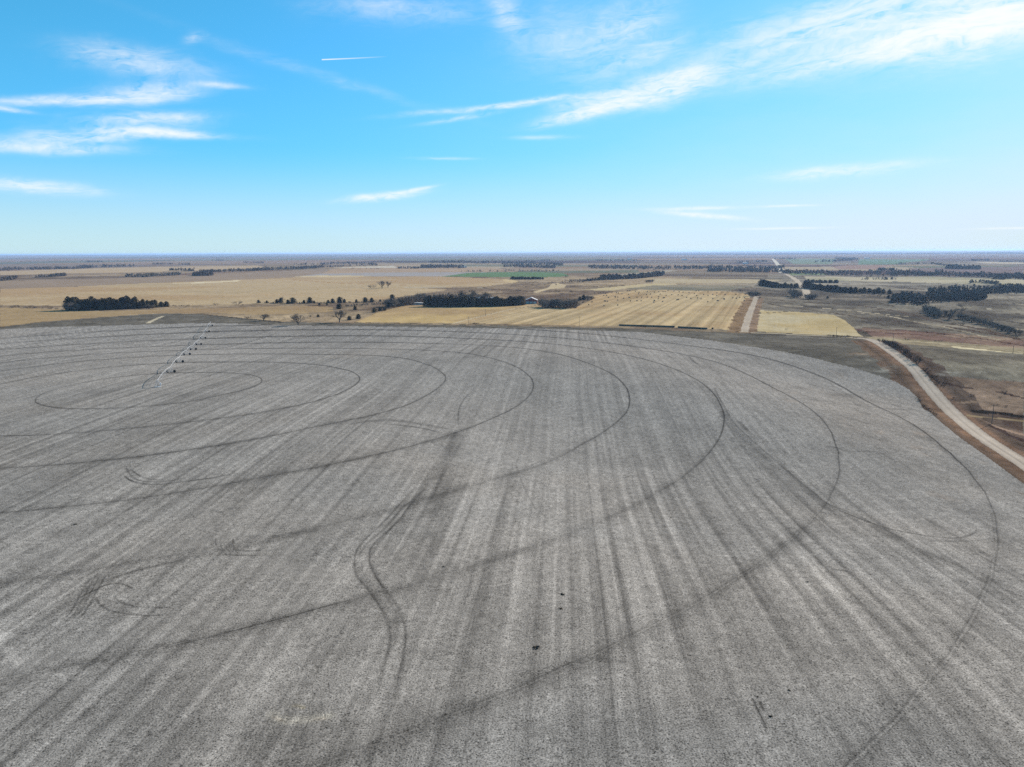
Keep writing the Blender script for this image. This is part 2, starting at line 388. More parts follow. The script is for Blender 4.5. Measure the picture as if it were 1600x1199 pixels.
field('grass_field', [(1350,526.5),(1420,530),(1500,536),(1600,545),(1600,553),(1500,545),(1404,537),(1365,531)], C(158,144,120), mott=.08, mlam=40, setid=False)
field('grass_field', [(1486,541),(1520,544.5),(1560,549),(1600,552.5),(1600,554),(1530,549.5),(1492,545)], C(214,200,168), mott=.05, mlam=40, setid=False)
field('pasture', [(1372,533),(1404,537),(1500,545),(1600,553.5),(1600,598),(1530,592),(1465,587),(1440,578),(1410,553)], C(116,108,98), az=RD, lam=4, amp=.10, mott=.12, alt=C(142,134,120), mlam=50, sp=.9)
field('pasture', [(1460,587),(1530,592),(1600,598),(1600,712),(1560,692),(1500,648),(1470,614)], C(104,86,77), mott=.28, alt=C(144,123,107), mlam=30, sp=.9)
# ---- the crop field with its corners
corner = [(0,511.5),(60,504),(150,497),(240,490.3),(275,490.3),(320,491.5),(400,499),(440,503),(560,505.4),(700,508),(850,510.5),(1000,514),(1165,521.5),(1300,527.5),(1342,531),(1362,540),(1400,568),(1425,592),(1445,618),(1462,640)]
cw = GP(corner) + [(205.0, 330.0), (216.0, 305.0)]
# the field edge runs along the ditch and on behind the camera
ed = GP([(1530,700),(1600,752)])
e1 = np.array(ed[1]); dirv = e1 - np.array(ed[0]); dirv /= np.hypot(*dirv)
cw = cw[:-2] + GP([(1490,668)]) + ed + [tuple(e1 + dirv * 700), (-900, -500), (-1300, 900)]
idx = inpoly(cw)
m = fbm(X[idx], Y[idx], 60, 4, 90)
col[idx] = C(112, 106, 98) * (1 + .14 * m)[:, None]; spk[idx] = .4; lid[idx] = land('corner_field')
k = sstep(fbm(X[idx] * .6, Y[idx], 22, 3, 92), .30, .5)[:, None] * .35
col[idx] = col[idx] * (1 - k) + C(158, 150, 138) * k
circ = [(0,514.5),(75,511.5),(170,509),(275,506),(330,505),(440,508),(600,510.5),(850,514),(1000,519),(1056,525.5),(1110,532),(1169,541),(1240,553),(1300,567),(1345,578),(1375,588),(1400,597),(1420,609),(1434,622),(1442,639),(1466,650),(1490,668)]
pw = GP(circ)
tail = []
for th in np.arange(112, 262, 4):
    rr = 480
    tail.append((PIV[0] + rr * math.sin(rad(th)), PIV[1] + rr * math.cos(rad(th))))
ccw = pw + tail + [(-900, 100), (-1100, 700)]
F = np.intersect1d(inpoly(ccw), idx)
FX, FY = X[F], Y[F]; FD = Dist[F]
lid[F] = land('crop_field'); spk[F] = 1.0
SA = 4.3
a = rad(SA); U = FX * math.cos(a) - FY * math.sin(a); V = FX * math.sin(a) + FY * math.cos(a)
Uw = U + 0.8 * fbm(FX, FY, 90, 2, 101)
def shp(v, k): return np.clip((v - .5) * k + .5, 0, 1) - .5
s = .27 * shp(vnoise(Uw / 2.7, V / 190, 110), 1.9) + .30 * shp(vnoise(Uw / 1.15, V / 75, 111), 1.5) + .16 * (vnoise(Uw / .5, V / 26, 109) - .5) + .13 * (vnoise(Uw / 7.5, V / 300, 112) - .5)
s += .07 * np.cos(Uw * 2 * math.pi / .76) * (1 - sstep(FD, 110, 200))
# header passes: pale ribbons of chaff about every 10.5 m, each with its own strength
kk = np.round(Uw / 10.4); du = Uw - kk * 10.4
am = _hash(kk.astype(np.int64), np.zeros(len(kk), np.int64), 7)
br = vnoise(V / 40, kk * 3.3, 113)
s += (0.08 + .36 * am ** 2) * (0.4 + .8 * br) * np.exp(-(du / (0.75 + .5 * am)) ** 2)
s -= (0.03 + .12 * (1 - am)) * (0.3 + .9 * vnoise(V / 55, kk * 5.1, 114)) * np.exp(-((du - 2.6) / 1.3) ** 2)
k2 = np.round((Uw + 1.9) / 4.7); d2 = Uw + 1.9 - k2 * 4.7; a2 = _hash(k2.astype(np.int64), np.ones(len(k2), np.int64), 9)
s += (.06 + .34 * a2) * (.2 + 1.1 * vnoise(V / 22, k2 * 2.7, 121)) * np.exp(-(d2 / .38) ** 2)
s -= (.05 + .26 * (1 - a2)) * (.2 + 1.1 * vnoise(V / 30, k2 * 4.7, 122)) * np.exp(-((d2 - 1.3) / .34) ** 2)
quiet = 1 - 0.62 * sstep(U + 0.12 * (V - 250), 92, 150)       # eastern knolls: strips hardly show
s *= (1 + .45 * (1 - sstep(FD, 100, 270))) * quiet * (0.75 + .5 * sstep(fbm(FX, FY, 110, 2, 115), -.3, .3))
contour = (1 - quiet) * (vnoise((FX * .8 + FY * .6) / 2.6, (FX * .6 - FY * .8) / 60, 116) - .5)
big = fbm(FX, FY, 95, 4, 117); med = fbm(FX, FY, 17, 3, 118); sm = fbm(FX, FY, 3.2, 3, 119)
mul = 1 + .62 * s + .28 * contour + .11 * big + .15 * med + .12 * sm
warm = sstep(fbm(FX, FY, 70, 3, 120), 0.0, .5)[:, None]
fcol = C(157, 152, 149) * (1 - .35 * warm) + C(162, 153, 146) * .35 * warm
lut = np.full(N, -1, np.int64); lut[F] = np.arange(len(F))

def ink(ids, f):
    """multiply the crop field's shade by f at terrain vertices ids"""
    j = lut[ids]; k = j >= 0
    mul[j[k]] *= f[k]
def stroke(pts, w, amp, soft=1.0, nz=.5, lam=5, seed=0, n=5, px=True):
    P = smooth_line(GP(pts) if px else pts, n)
    ids, d, l, o = seg_near(P, w * 2.6 + .4)
    j = lut[ids]; k = j >= 0; ids, d, l, o = ids[k], d[k], l[k], o[k]
    if not len(ids): return
    L = l.max() + 1e-6
    end = sstep(l, 0, min(12, L * .15)) * (1 - sstep(l, L - min(12, L * .15), L))
    a = np.clip((.85 if w > 1.5 else 1.3) * amp, -.5, .7) * np.exp(-(d / w) ** 2 * soft) * ((1 - nz) + nz * 2 * vnoise(l / lam, o / max(w, .3), seed + 300)) * end
    ink(ids, 1 - a)
# wheel ruts of the sprinkler towers
dp = np.hypot(FX - PIV[0], FY - PIV[1]); th = np.arctan2(FX - PIV[0], FY - PIV[1])
thd = np.degrees(th)
RINGS = [R1 + RS * k for k in range(8)]
# the ruts are not perfect circles: where each one runs on the ground, from points along it
RUTS = {1:[(55,625),(150,639),(300,627),(337,619),(409,594),(375,584),(281,583)],2:[(563,590),(525,575),(450,567),(337,566),(375,650),(300,659),(150,674),(0,681.5)],3:[(698,592),(661,568),(590,556),(500,554),(669,616),(612,641),(500,665),(337,697),(150,721),(0,732)],4:[(836,603),(819,581),(762,559),(650,547),(819,627),(762,656),(687,684),(575,714),(500,729),(450,738),(240,776),(0,801)],5:[(986,624),(965,590),(912,566),(800,543),(980,646),(912,691),(811,740),(744,755),(631,789),(555,813),(450,834),(356,856),(225,875),(0,912)],6:[(1133,665),(1124,627),(1090,594),(1037,571),(1000,560),(1112,702),(1037,762),(931,819),(819,860),(544,941),(320,1000),(56,1050)],7:[(1314,725),(1307,699),(1300,680),(1285,654),(1262,635),(1240,622),(1214,611),(1180,592),(1150,577),(1112,564),(1000,543),(1300,766),(1262,819),(1195,875),(1112,931),(1000,990),(875,1050),(770,1093),(631,1147)],8:[(1557,830),(1555,807),(1540,770),(1300,594),(1320,606),(1340,620),(1360,634),(1380,640),(1400,646),(1424,660),(1444,676),(1470,700),(1490,712),(1510,732),(1262,581),(1169,554),(1544,912),(1442,1080),(1337,1192)]}
def rut_wander(k):
    P_ = [ground_at(*q) for q in RUTS[k + 1]]
    a_ = np.array([math.degrees(math.atan2(x - PIV[0], y - PIV[1])) for x, y in P_]); r_ = np.array([math.hypot(x - PIV[0], y - PIV[1]) for x, y in P_]) - RINGS[k]
    for an in (-18.5, -50, -80, -110, -140, -170, 20):
        if np.min(np.abs((a_ - an + 180) % 360 - 180)) > 22 or an == -18.5: a_ = np.append(a_, an); r_ = np.append(r_, 0.0)
    o_ = np.argsort(a_); a_, r_ = a_[o_], r_[o_]
    g_ = np.arange(-180, 180, 1.0); v_ = np.interp(g_, np.concatenate([a_ - 360, a_, a_ + 360]), np.concatenate([r_, r_, r_]))
    kk_ = np.exp(-(np.arange(-9, 10) / 3.0) ** 2 / 2); kk_ /= kk_.sum()
    v_ = np.convolve(np.concatenate([v_[-9:], v_, v_[:9]]), kk_, 'valid')
    return np.interp(thd, np.append(g_, 180), np.append(v_, v_[0]))
for k, R in enumerate(RINGS):
    wv = .5 * (vnoise(th * R / 9, np.full(len(th), k * 7.7), 130) - .5)
    d = dp - R - wv - rut_wander(k)
    near = sstep(thd, 98, 138) * (1 - sstep(thd, 175, 215))       # the side towards the camera: smudged by later passes
    pat = vnoise(th * R / 14, d / 6, 131 + k)
    patn = .62 + .38 * vnoise(th * R / 40, np.full(len(th), k * 3.1), 135)
    wide = (.04 + .21 * near * (1 if 2 <= k <= 6 else .6)) * np.exp(-(d / (1.7 + 1.3 * near)) ** 2) * (.45 + 1.1 * pat)
    mul *= 1 - wide
    FDD = np.hypot(FX, FY); nv = np.abs(((FX - PIV[0]) * FX + (FY - PIV[1]) * FY) / (dp * FDD + 1e-6))
    ww = np.sqrt(.27 ** 2 + (.62e-5 * FDD ** 2 * nv) ** 2 + (.0005 * FDD) ** 2)
    far_l = 1 - .4 * sstep(-thd, 15, 40) * (1 - sstep(-thd, 110, 150))
    soil = .78 - (.34 if k < 4 else .55) * near
    mul *= 1 - np.clip(far_l * soil * np.exp(-(d / ww) ** 2) * patn * 1.25, 0, .8)
    if k >= 4:      # compacted, polished centre between the ruts
        mul *= 1 + .38 * near * np.exp(-((d + .2) / .25) ** 2) * (.3 + .9 * vnoise(th * R / 8, np.full(len(th), k * 2.2), 139))
        mul *= 1 - .34 * near * np.exp(-((d + .75) / .25) ** 2) * (.2 + vnoise(th * R / 11, np.full(len(th), k * 1.2), 138))
# first turning lanes, older passes and broad darker bands
stroke([(645,765),(603,812),(566,848),(555,870),(556,896),(575,922),(594,949),(607,975),(609,1005),(601,1035),(592,1070),(588,1110)], .4, .34, seed=1, nz=.4)
stroke([(655,772),(616,820),(586,848),(577,870),(586,900),(609,930),(627,960),(634,990),(629,1031),(620,1070),(616,1110)], .4, .36, seed=2, nz=.4)
stroke([(561,872),(563,897),(583,924),(602,950),(615,976),(617,1005),(610,1035)], .9, .16, seed=3)
stroke([(582,880),(600,925),(618,955),(624,990)], .5, .22, seed=4)
stroke([(556,880),(571,852),(597,830),(627,796),(650,777),(668,760)], .5, .32, seed=5)
stroke([(578,876),(590,850),(612,826),(636,800)], .5, .22, seed=6)
stroke([(716,672),(704,715),(692,770),(676,830),(655,900),(640,960)], 4.0, .24, seed=7, lam=9)
stroke([(712,668),(690,740),(668,800)], 1.6, .26, seed=8)
stroke([(700,745),(690,790),(640,810),(560,830),(450,850)], 2.4, .14, seed=9, lam=12)
stroke([(540,664),(556,661),(585,658),(612,657),(640,660),(669,665),(710,672)], 1.9, .42, seed=10, nz=.35)
stroke([(600,662),(650,668),(690,676)], 1.2, .3, seed=110)
stroke([(5,960),(0,1000),(30,1040),(90,1055),(150,1045)], .9, -.22, seed=111)
stroke([(595,668),(630,675),(665,672)], .8, -.12, seed=11)
stroke([(716,668),(717,642),(725,624),(740,609)], .4, .32, seed=12)
stroke([(716,672),(712,680),(690,686),(650,694)], 1.6, .28, seed=13)
sw = [(1108,606),(1122,632),(1140,663),(1165,687),(1195,714),(1225,740),(1262,770),(1285,789),(1330,807),(1375,830),(1420,852),(1465,871),(1502,886),(1540,905),(1598,920)]
stroke(sw, 2.4, .34, seed=14, lam=7, nz=.6)
stroke([(x + 6, y - 3) for x, y in sw[:11]], .5, .30, seed=15)
stroke([(x - 12, y + 6) for x, y in sw[2:9]], 1.8, .22, seed=16)
stroke([(1250,690),(1180,640),(1140,610),(1118,580),(1090,569)], 2.4, .13, seed=17)
stroke([(1150,655),(1168,673),(1185,690)], 1.0, .3, seed=18)
stroke([(1293,790),(1375,822),(1439,836),(1487,841),(1514,837),(1527,828),(1520,822)], .38, .42, seed=19, nz=.3)
stroke([(1440,842),(1472,846),(1525,845),(1556,840)], .4, .34, seed=20, nz=.3)
stroke([(191,740),(206,752),(244,757),(300,751),(337,746),(380,736)], .5, .45, seed=21)
stroke([(195,729),(212,749),(250,753),(300,746)], .45, .38, seed=22)
stroke([(202,732),(225,747),(262,751)], .4, .36, seed=23)
stroke([(197,738),(200,728),(225,722),(262,712)], .5, .18, seed=24)
stroke([(240,728),(330,706),(400,694)], 5, .13, seed=25, lam=10)
for q in range(6):
    stroke([(334 + q * 6.6, 833 + (q * 5 % 7)), (330 + q * 6.8, 845), (333 + q * 6.6, 856), (344 + q * 6, 866), (362 + q * 5, 871 - (q % 3))], .24, .14 + .16 * ((q * 37 % 10) / 10), seed=30 + q, nz=.9)
stroke([(366,858),(380,861),(408,860.5)], .25, .5, seed=40, nz=.2)
stroke([(345,866),(370,868),(410,868)], .25, .45, seed=41, nz=.2)
stroke([(250,880),(300,872),(350,860),(420,846),(520,822)], 1.6, .20, seed=42)
stroke([(150,912),(220,890),(300,872)], .8, .3, seed=43)
for q, dx in enumerate((0, 7, 14, 22)):
    stroke([(146 + dx, 894), (128 + dx, 925), (112 + dx, 955), (95 + dx, 972)], .35, .34, seed=44 + q, nz=.5)
stroke([(118,938),(150,921),(172,913),(195,914),(212,924)], .3, .45, seed=50)
stroke([(148,930),(160,948),(182,957),(225,962),(270,961)], .3, .45, seed=51)
stroke([(176,930),(190,942),(225,949),(285,949)], .3, .3, seed=52)
stroke([(290,862),(240,915),(190,957),(140,1000)], 1.0, .18, seed=53)
stroke([(175,925),(200,935),(225,925),(235,905)], 1.3, -.22, seed=54)
stroke([(8,985),(15,1010),(60,1035),(110,1040)], 1.2, -.16, seed=55)
stroke([(660,565),(695,562),(760,556),(837,552),(942,549),(1025,551),(1100,560)], .7, .26, seed=60, lam=20)
stroke([(640,556),(710,549),(796,538),(875,534),(987,526)], .7, .26, seed=61, lam=20)
stroke([(1075,556),(1090,569),(1120,569.5)], 1.2, .30, seed=62)
stroke([(700,596),(740,594),(790,594)], .8, .14, seed=63)
stroke([(520,520),(450,532),(380,540)], 1.4, .20, seed=64)
stroke([(20,552),(80,550),(160,538),(240,540)], 5, .20, seed=65, lam=18)
stroke([(120,531),(150,527),(240,527),(275,530)], 1.6, .18, seed=66)
stroke([(60,562),(180,566),(300,575),(375,558)], 1.0, .14, seed=67)
stroke([(1236,602),(1270,612),(1310,618),(1340,617)], 8, .22, seed=68, lam=14)  # broad darker patch in the eastern swale, put into the ground colour
stroke([(1230,622),(1300,628),(1380,638),(1440,641)], 1.2, .22, seed=69)
stroke([(1060,590),(1080,600),(1100,612)], 5, .16, seed=70, lam=9)
stroke([(1380,645),(1425,665),(1470,700),(1530,745)], 1.6, .18, seed=71)
stroke([(1300,700),(1330,706),(1370,706),(1400,722)], .8, .22, seed=72)
stroke([(1290,697),(1325,703)], .8, .3, seed=73)
stroke([(1550,820),(1575,855),(1590,880)], 3.0, .18, seed=74)
stroke([(1545,900),(1570,930),(1598,950)], 3.0, .22, seed=75)
stroke([(330,1065),(240,1060),(170,1100),(80,1150)], 5, .14, seed=76, lam=8)
stroke([(460,970),(478,985),(468,1002)], 1.6, .2, seed=77)
stroke([(950,1025),(925,1029),(960,1033),(985,1036)], .7, .28, seed=78)
stroke([(1174,1088),(1182,1105),(1192,1125),(1200,1145)], .22, .5, seed=79, nz=.3)
stroke([(1186,1094),(1194,1112)], .25, .6, seed=80, nz=.2)
stroke([(1297,890),(1326,893)], .5, .3, seed=81)
stroke([(1400,925),(1380,915)], .7, .2, seed=82)
stroke([(811,740),(815,752),(825,775),(840,800)], .3, .22, seed=83)
stroke([(811,740),(806,725),(812,712)], .3, .22, seed=84)
stroke([(90,845),(125,818),(60,842)], 2.5, .12, seed=85)
for q in range(12):
    stroke([(-20 + q * 130, 1120 + (q % 3) * 20), (60 + q * 130, 1100 + (q % 4) * 20), (150 + q * 130, 1130)], 6, .10, seed=90 + q, lam=8)
stroke([(250,1014),(285,1006),(350,990),(430,969),(500,950),(556,934)], .22, .42, seed=120, nz=.3)
stroke([(300,1001),(430,967),(540,937)], .8, .15, seed=121)
# lighter scar of bare subsoil in the foreground
for pts, w, c, am in (([(426,1117),(437,1124),(455,1126),(475,1125),(500,1121),(512,1119)], 1.0, C(206,197,186), .9), ([(458,1104),(466,1103),(474,1106)], .45, C(160,148,124), .6),
                      ([(428,1121),(440,1126)], .35, C(180,156,136), .3), ([(492,1124),(508,1123)], .35, C(184,162,144), .3)):
    ids, d, l, o = seg_near(smooth_line(GP(pts), 5), w * 2.5)
    j = lut[ids]; k = j >= 0
    f = (am * np.exp(-(d[k] / w) ** 2) * (.5 + vnoise(l[k] / 1.2, o[k] / .5, 400)))[:, None]
    fcol[j[k]] = fcol[j[k]] * (1 - np.clip(f, 0, 1)) + c * np.clip(f, 0, 1)
# exposed reddish earth where the knolls wear thin
k = sstep(fbm(FX * 1.3, FY, 14, 3, 140), .42, .7)[:, None] * sstep(U, 100, 130)[:, None] * .3
fcol = fcol * (1 - k) + C(168, 150, 136) * k
fg = vnoise(FX / .55, FY / .55, 141) + vnoise(FX / 1.3, FY / 1.3, 142) - 1
mul *= 1 + .26 * fg * (.5 + .5 * sstep(np.hypot(FX, FY), 80, 220))
col[F] = fcol * np.clip(mul, .25, 1.8)[:, None]

def strip(name, pts, w, c, mott=.08, sp=.3, edge=None, seed=0, px=True, ruts=0.0, vary=.2):
    P = smooth_line(GP(pts) if px else pts, 6)
    ids, d, l, o = seg_near(P, w * .5 * (1 + vary))
    lim = w * .5 * (1 + vary * (2 * vnoise(l / 9, np.sign(o) * 5.5, 500 + seed) - 1))
    k = d < lim; ids, d, l, o = ids[k], d[k], l[k], o[k]
    base = np.array(c) * (1 + mott * 2 * fbm(X[ids], Y[ids], 16, 3, 510 + seed))[:, None]
    if ruts:
        f = 1 - ruts * (np.exp(-((np.abs(o) - 1.0) / .55) ** 2)) * (.6 + .8 * vnoise(l / 30, o, 520))
        f *= 1 + .5 * ruts * np.exp(-((np.abs(o) - 2.2) / .5) ** 2)
        base = base * f[:, None]
    col[ids] = base; spk[ids] = sp
    if name: lid[ids] = land(name)
    return ids
# roads and their ditches
main = [(1344,528.7),(1356,530),(1368,534),(1380,540.5),(1394,550),(1412,563),(1429,577),(1446,598),(1470,626),(1502,657),(1541,687),(1600,725)]
mw = GP(main); dv = np.array(mw[-1]) - np.array(mw[-2]); dv /= np.hypot(*dv)
mw = mw + [tuple(np.array(mw[-1]) + dv * t_) for t_ in (60, 200, 600)]
Wd = smooth_line(mw, 6)
ids, d, l, o = seg_near(Wd, 26)
ditch = (d < 17 + 4 * vnoise(l / 12, np.sign(o) * 3, 530)) & (l > 25)
near_side = o > 0 if True else None
for sgn, cc in ((1, C(122, 102, 88)), (-1, C(112, 96, 86))):
    k = ditch & (np.sign(o) == sgn) & (lut[ids] < 0 if sgn == -1 else np.ones(len(ids), bool))
    k &= ~((lut[ids] >= 0) & (d > 11.5))
    ii = ids[k]; nn = fbm(X[ii], Y[ii], 9, 3, 531)
    cband = C(158, 124, 100) * .6 + C(120, 98, 86) * .4
    q = (np.exp(-((d[k] - 6.3) / 1.9) ** 2) * (.7 + .5 * nn))[:, None]
    dk = (np.exp(-((d[k] - 12.5) / 2.0) ** 2) * .5)[:, None]
    base = cc * (1 - q) + (cband if True else cc) * q
    base = base * (1 - dk) + C(74, 64, 56) * dk
    col[ii] = base * (1 + .2 * nn)[:, None]; spk[ii] = .8; lid[ii] = land('ditch')
strip('dirt_track', [(554,504.6),(640,506),(709,506.2),(850,509.8),(960,512),(1060,515),(1165,519.5)], 4.0, C(150,134,110), vary=.35)
strip('gravel_road', [(709,505.6),(730,500),(750,495),(790,485.5),(820,479),(838,475.8),(847,474)], 4.2, C(206,188,160))
strip('gravel_road', [(1160,519.2),(1200,521),(1240,523),(1300,526),(1346,529)], 5.5, C(204,190,168))
strip(None, [(1346,528.5),(1420,533),(1500,540),(1600,551)], 4.0, C(186,172,144), vary=.5)
strip('ditch', [(1158,518),(1161,505),(1168,487),(1176,466)], 26, C(150,124,98), mott=.15)
strip('ditch', [(1170,518),(1175,497),(1180,480),(1186,466)], 16, C(150,126,106), mott=.15)
strip('gravel_road', [(1163,519),(1166.5,505),(1173,486),(1180,469),(1182.5,463)], 8.0, C(198,182,166), ruts=.06)
strip('gravel_road', [(1252,465),(1259,459),(1260,455),(1255,449),(1249,443),(1244,438),(1238,433.5),(1231,430),(1226,428)], 14, C(206,190,172))
strip('gravel_road', [(1222,426.5),(1219,420),(1215,413),(1208,404.5)], 26, C(226,214,198))
strip('gravel_road', None, 8.4, C(196,180,168), px=False, ruts=.16, sp=.25, vary=.06) if False else None
def road_main():
    ids, d, l, o = seg_near(Wd, 5.2)
    k = d < 4.1 + .5 * vnoise(l / 8, np.sign(o) * 5.5, 541); ids, d, l, o = ids[k], d[k], l[k], o[k]
    f = 1 + .10 * fbm(X[ids], Y[ids], 22, 3, 540)
    f *= 1 - .22 * np.exp(-((o - .2) / .30) ** 2) * (.5 + vnoise(l / 25, o * 0, 542)) + .10 * np.exp(-((np.abs(o) - 1.6) / .7) ** 2)
    f *= 1 - .22 * sstep(d + .8 * fbm(X[ids], Y[ids], 5, 2, 545), 2.8, 4.4)
    col[ids] = C(198, 184, 172) * f[:, None]; spk[ids] = .3; lid[ids] = land('gravel_road')
road_main()
strip('dirt_track', [(231,505),(240,500.5),(248,497),(256,494)], 5, C(214,200,176), vary=.3)
strip('dirt_track', [(634,449.5),(700,449),(760,450),(799,450.5)], 5, C(196,182,162), vary=.4)
strip(None, [(1381,508.5),(1440,512),(1480,516),(1520,520)], 4, C(86,72,62), vary=.6, mott=.2)
strip(None, [(1341,515),(1352,518),(1400,521),(1440,524)], 5, C(96,66,58), vary=.6, mott=.2)
strip(None, [(1200,489),(1260,487),(1330,494)], 4, C(104,92,78), vary=.6)
strip(None, [(1200,470),(1245,476),(1300,480),(1390,484)], 5, C(110,98,86), vary=.6)
strip(None, [(1530,644),(1560,645),(1600,652)], 7, C(56,50,46), vary=.5)
strip(None, [(1518,650),(1550,653),(1600,658)], 4, C(170,148,118), vary=.5)
strip(None, [(1160,455),(1100,457),(1010,455)], 3, C(120,104,86), vary=.6)
strip(None, [(0,479.5),(60,481),(104,484),(170,486)], 3, C(92,84,76), vary=.6)
strip(None, [(320,492),(360,496),(400,500),(440,504)], 5, C(70,64,58), vary=.6)
strip(None, [(556,504),(620,505.4),(700,507),(850,510.8),(1000,514)], 3, C(98,90,80), vary=.7)
strip(None, [(460,437.5),(540,443),(640,446)], 12, C(176,140,104), vary=.5)
# draws and cow paths winding over the eastern pasture
for q, (pts_, w_, c_) in enumerate([
    ([(1195,474),(1230,480),(1262,484),(1300,489),(1350,497),(1400,500)], 6, C(96,84,72)), ([(1200,468),(1260,473),(1330,476),(1400,486),(1450,499),(1520,512),(1600,533)], 7, C(98,84,74)),
    ([(1340,497),(1390,502),(1440,506),(1500,514),(1560,524),(1600,530)], 5, C(92,72,62)), ([(1270,468),(1320,470),(1370,474),(1400,480)], 6, C(90,80,70)),
    ([(1320,487),(1380,493),(1430,503),(1480,512),(1560,531)], 4, C(178,164,142)), ([(1210,477),(1290,482),(1360,489),(1420,495)], 5, C(182,168,146)),
    ([(1500,470),(1540,476),(1600,474)], 7, C(92,82,74)), ([(1510,488),(1550,492),(1600,490)], 6, C(80,72,66)), ([(1520,498),(1560,500),(1600,506)], 7, C(84,76,68)),
    ([(1500,480),(1560,483),(1600,482)], 6, C(180,168,148)), ([(1530,505),(1570,512),(1600,516)], 4, C(172,158,136)),
    ([(1350,512),(1400,515),(1460,521),(1530,529),(1600,541)], 5, C(84,62,56)), ([(1290,452),(1340,455),(1400,462),(1440,462)], 10, C(120,104,90)),
    ([(1320,444),(1380,447),(1430,452),(1480,450)], 12, C(96,84,78)), ([(880,447),(930,448),(975,446)], 9, C(96,84,74)), ([(800,446),(840,442),(900,443)], 9, C(110,96,86)), ([(700,457),(760,455),(820,460)], 7, C(120,104,92)),
    ([(1478,600),(1520,608),(1560,612),(1600,622)], 3, C(78,62,56)), ([(1500,630),(1540,628),(1600,634)], 3, C(150,128,110)), ([(1550,665),(1575,680),(1600,690)], 4, C(72,58,54)), ([(1530,655),(1560,668),(1600,680)], 2.5, C(156,132,116))]):
    strip(None, pts_, w_, c_, vary=.9, mott=.25, seed=40 + q, sp=.4)
# salt-pale worn patches
for (px_, py_, rx, ry, c_, a_) in ((1482,583,14,3.5,C(196,190,180),.7),(1530,581,13,2,C(196,190,178),.6),(1577,587,12,2,C(190,184,172),.5),(1388,578,24,5,C(176,170,160),.6),(1350,562,26,2.5,C(172,166,156),.5),(1343,553,16,4,C(168,144,124),.4)):
    c0 = np.array(ground_at(px_, py_)); cxr = np.array(ground_at(px_ + rx, py_)); cyr = np.array(ground_at(px_, py_ - ry))
    A = np.array([cxr - c0, cyr - c0]).T; Ai = np.linalg.inv(A)
    m_ = np.nonzero((np.hypot(X - c0[0], Y - c0[1]) < 90))[0]
    q = Ai @ np.array([X[m_] - c0[0], Y[m_] - c0[1]])
    f = a_ * np.exp(-(q ** 2).sum(0)) * (.2 + 1.5 * sstep(fbm(X[m_], Y[m_], 5, 3, 600), -.1, .5))
    f = np.clip(f, 0, 1)[:, None]
    col[m_] = col[m_] * (1 - f) + c_ * f

# tussocks, rocks and litter of the grass and stubble beyond the crop field
nf = np.ones(N, bool); nf[F] = False
nr = 1 - sstep(Dist, 1200, 3000)
ff = ((vnoise(X / 2.2, Y / 2.2, 701) + vnoise(X / 6.0, Y / 6.0, 702) - 1) * nr + (vnoise(X / 17., Y / 17., 703) - .5) * nr + (vnoise(X / 70., Y / 70., 704) + vnoise(X / 260., Y / 260., 705) - 1) * (1 - nr) * .22) * .9
road = np.isin(lid, [i for i, n_ in enumerate(LN) if n_ in ('gravel_road', 'dirt_track')])
rng_ = (lid == 0) | np.isin(lid, [i for i, n_ in enumerate(LN) if n_ in ('pasture', 'ditch', 'corner_field')])
col *= np.where(nf, 1 + ff * np.where(road, .12, np.where(rng_, .42, .16)) * sstep(Dist, 120, 300), 1)[:, None]
# ---- surface material shared by the land sheets: colour of the cover, straw and clod speckle, small relief
def land_material():
    m = bpy.data.materials.new("land_cover"); m.use_nodes = True
    nt = m.node_tree; nt.nodes.clear(); T = NT(nt)
    at = T.n('ShaderNodeAttribute', attribute_name='cover'); ak = T.n('ShaderNodeAttribute', attribute_name='speckle')
    geo = T.n('ShaderNodeNewGeometry'); P = geo.outputs['Position']
    n1 = T.noise(P, 3.4, 3, .65); n2 = T.noise(P, 0.75, 3, .6); n3 = T.noise(P, 9.0, 2, .6)
    v = T.n('ShaderNodeTexVoronoi'); v.feature = 'F1'; nt.links.new(P, v.inputs['Vector']); v.inputs['Scale'].default_value = 1.9
    fleck = T.mr(v.outputs['Distance'], .10, .26, 1.0, 0.0)
    rnd = T.n('ShaderNodeSeparateColor'); nt.links.new(v.outputs['Color'], rnd.inputs[0])
    fleck = T.m('MULTIPLY', fleck, T.mr(rnd.outputs[0], .45, .95, 0.0, 1.0))
    dark = T.mr(n1, .30, .44, 1.0, 0.0)
    f = T.m('ADD', T.m('MULTIPLY', T.m('SUBTRACT', n1, .5), SPK1), T.m('MULTIPLY', T.m('SUBTRACT', n2, .5), SPK2))
    f = T.m('ADD', f, T.m('MULTIPLY', T.m('SUBTRACT', n3, .5), SPK3))
    f = T.m('ADD', f, T.m('MULTIPLY', fleck, SPKF))
    f = T.m('SUBTRACT', f, T.m('MULTIPLY', dark, SPKD))
    k = T.m('MAXIMUM', T.m('MULTIPLY_ADD', f, ak.outputs['Fac'], 1.0), 0.15)
    c = T.n('ShaderNodeVectorMath', operation='SCALE'); nt.links.new(at.outputs['Color'], c.inputs[0]); nt.links.new(k, c.inputs['Scale'])
    b = T.n('ShaderNodeBsdfPrincipled'); b.inputs['Roughness'].default_value = 1.0; b.inputs['Specular IOR Level'].default_value = 0.0
    nt.links.new(c.outputs[0], b.inputs['Base Color'])
    bu = T.n('ShaderNodeBump'); bu.inputs['Distance'].default_value = .12
    nt.links.new(T.m('MULTIPLY', ak.outputs['Fac'], .55), bu.inputs['Strength']); nt.links.new(n1, bu.inputs['Height']); nt.links.new(bu.outputs[0], b.inputs['Normal'])
    o = T.n('ShaderNodeOutputMaterial'); nt.links.new(b.outputs[0], o.inputs[0])
    return m
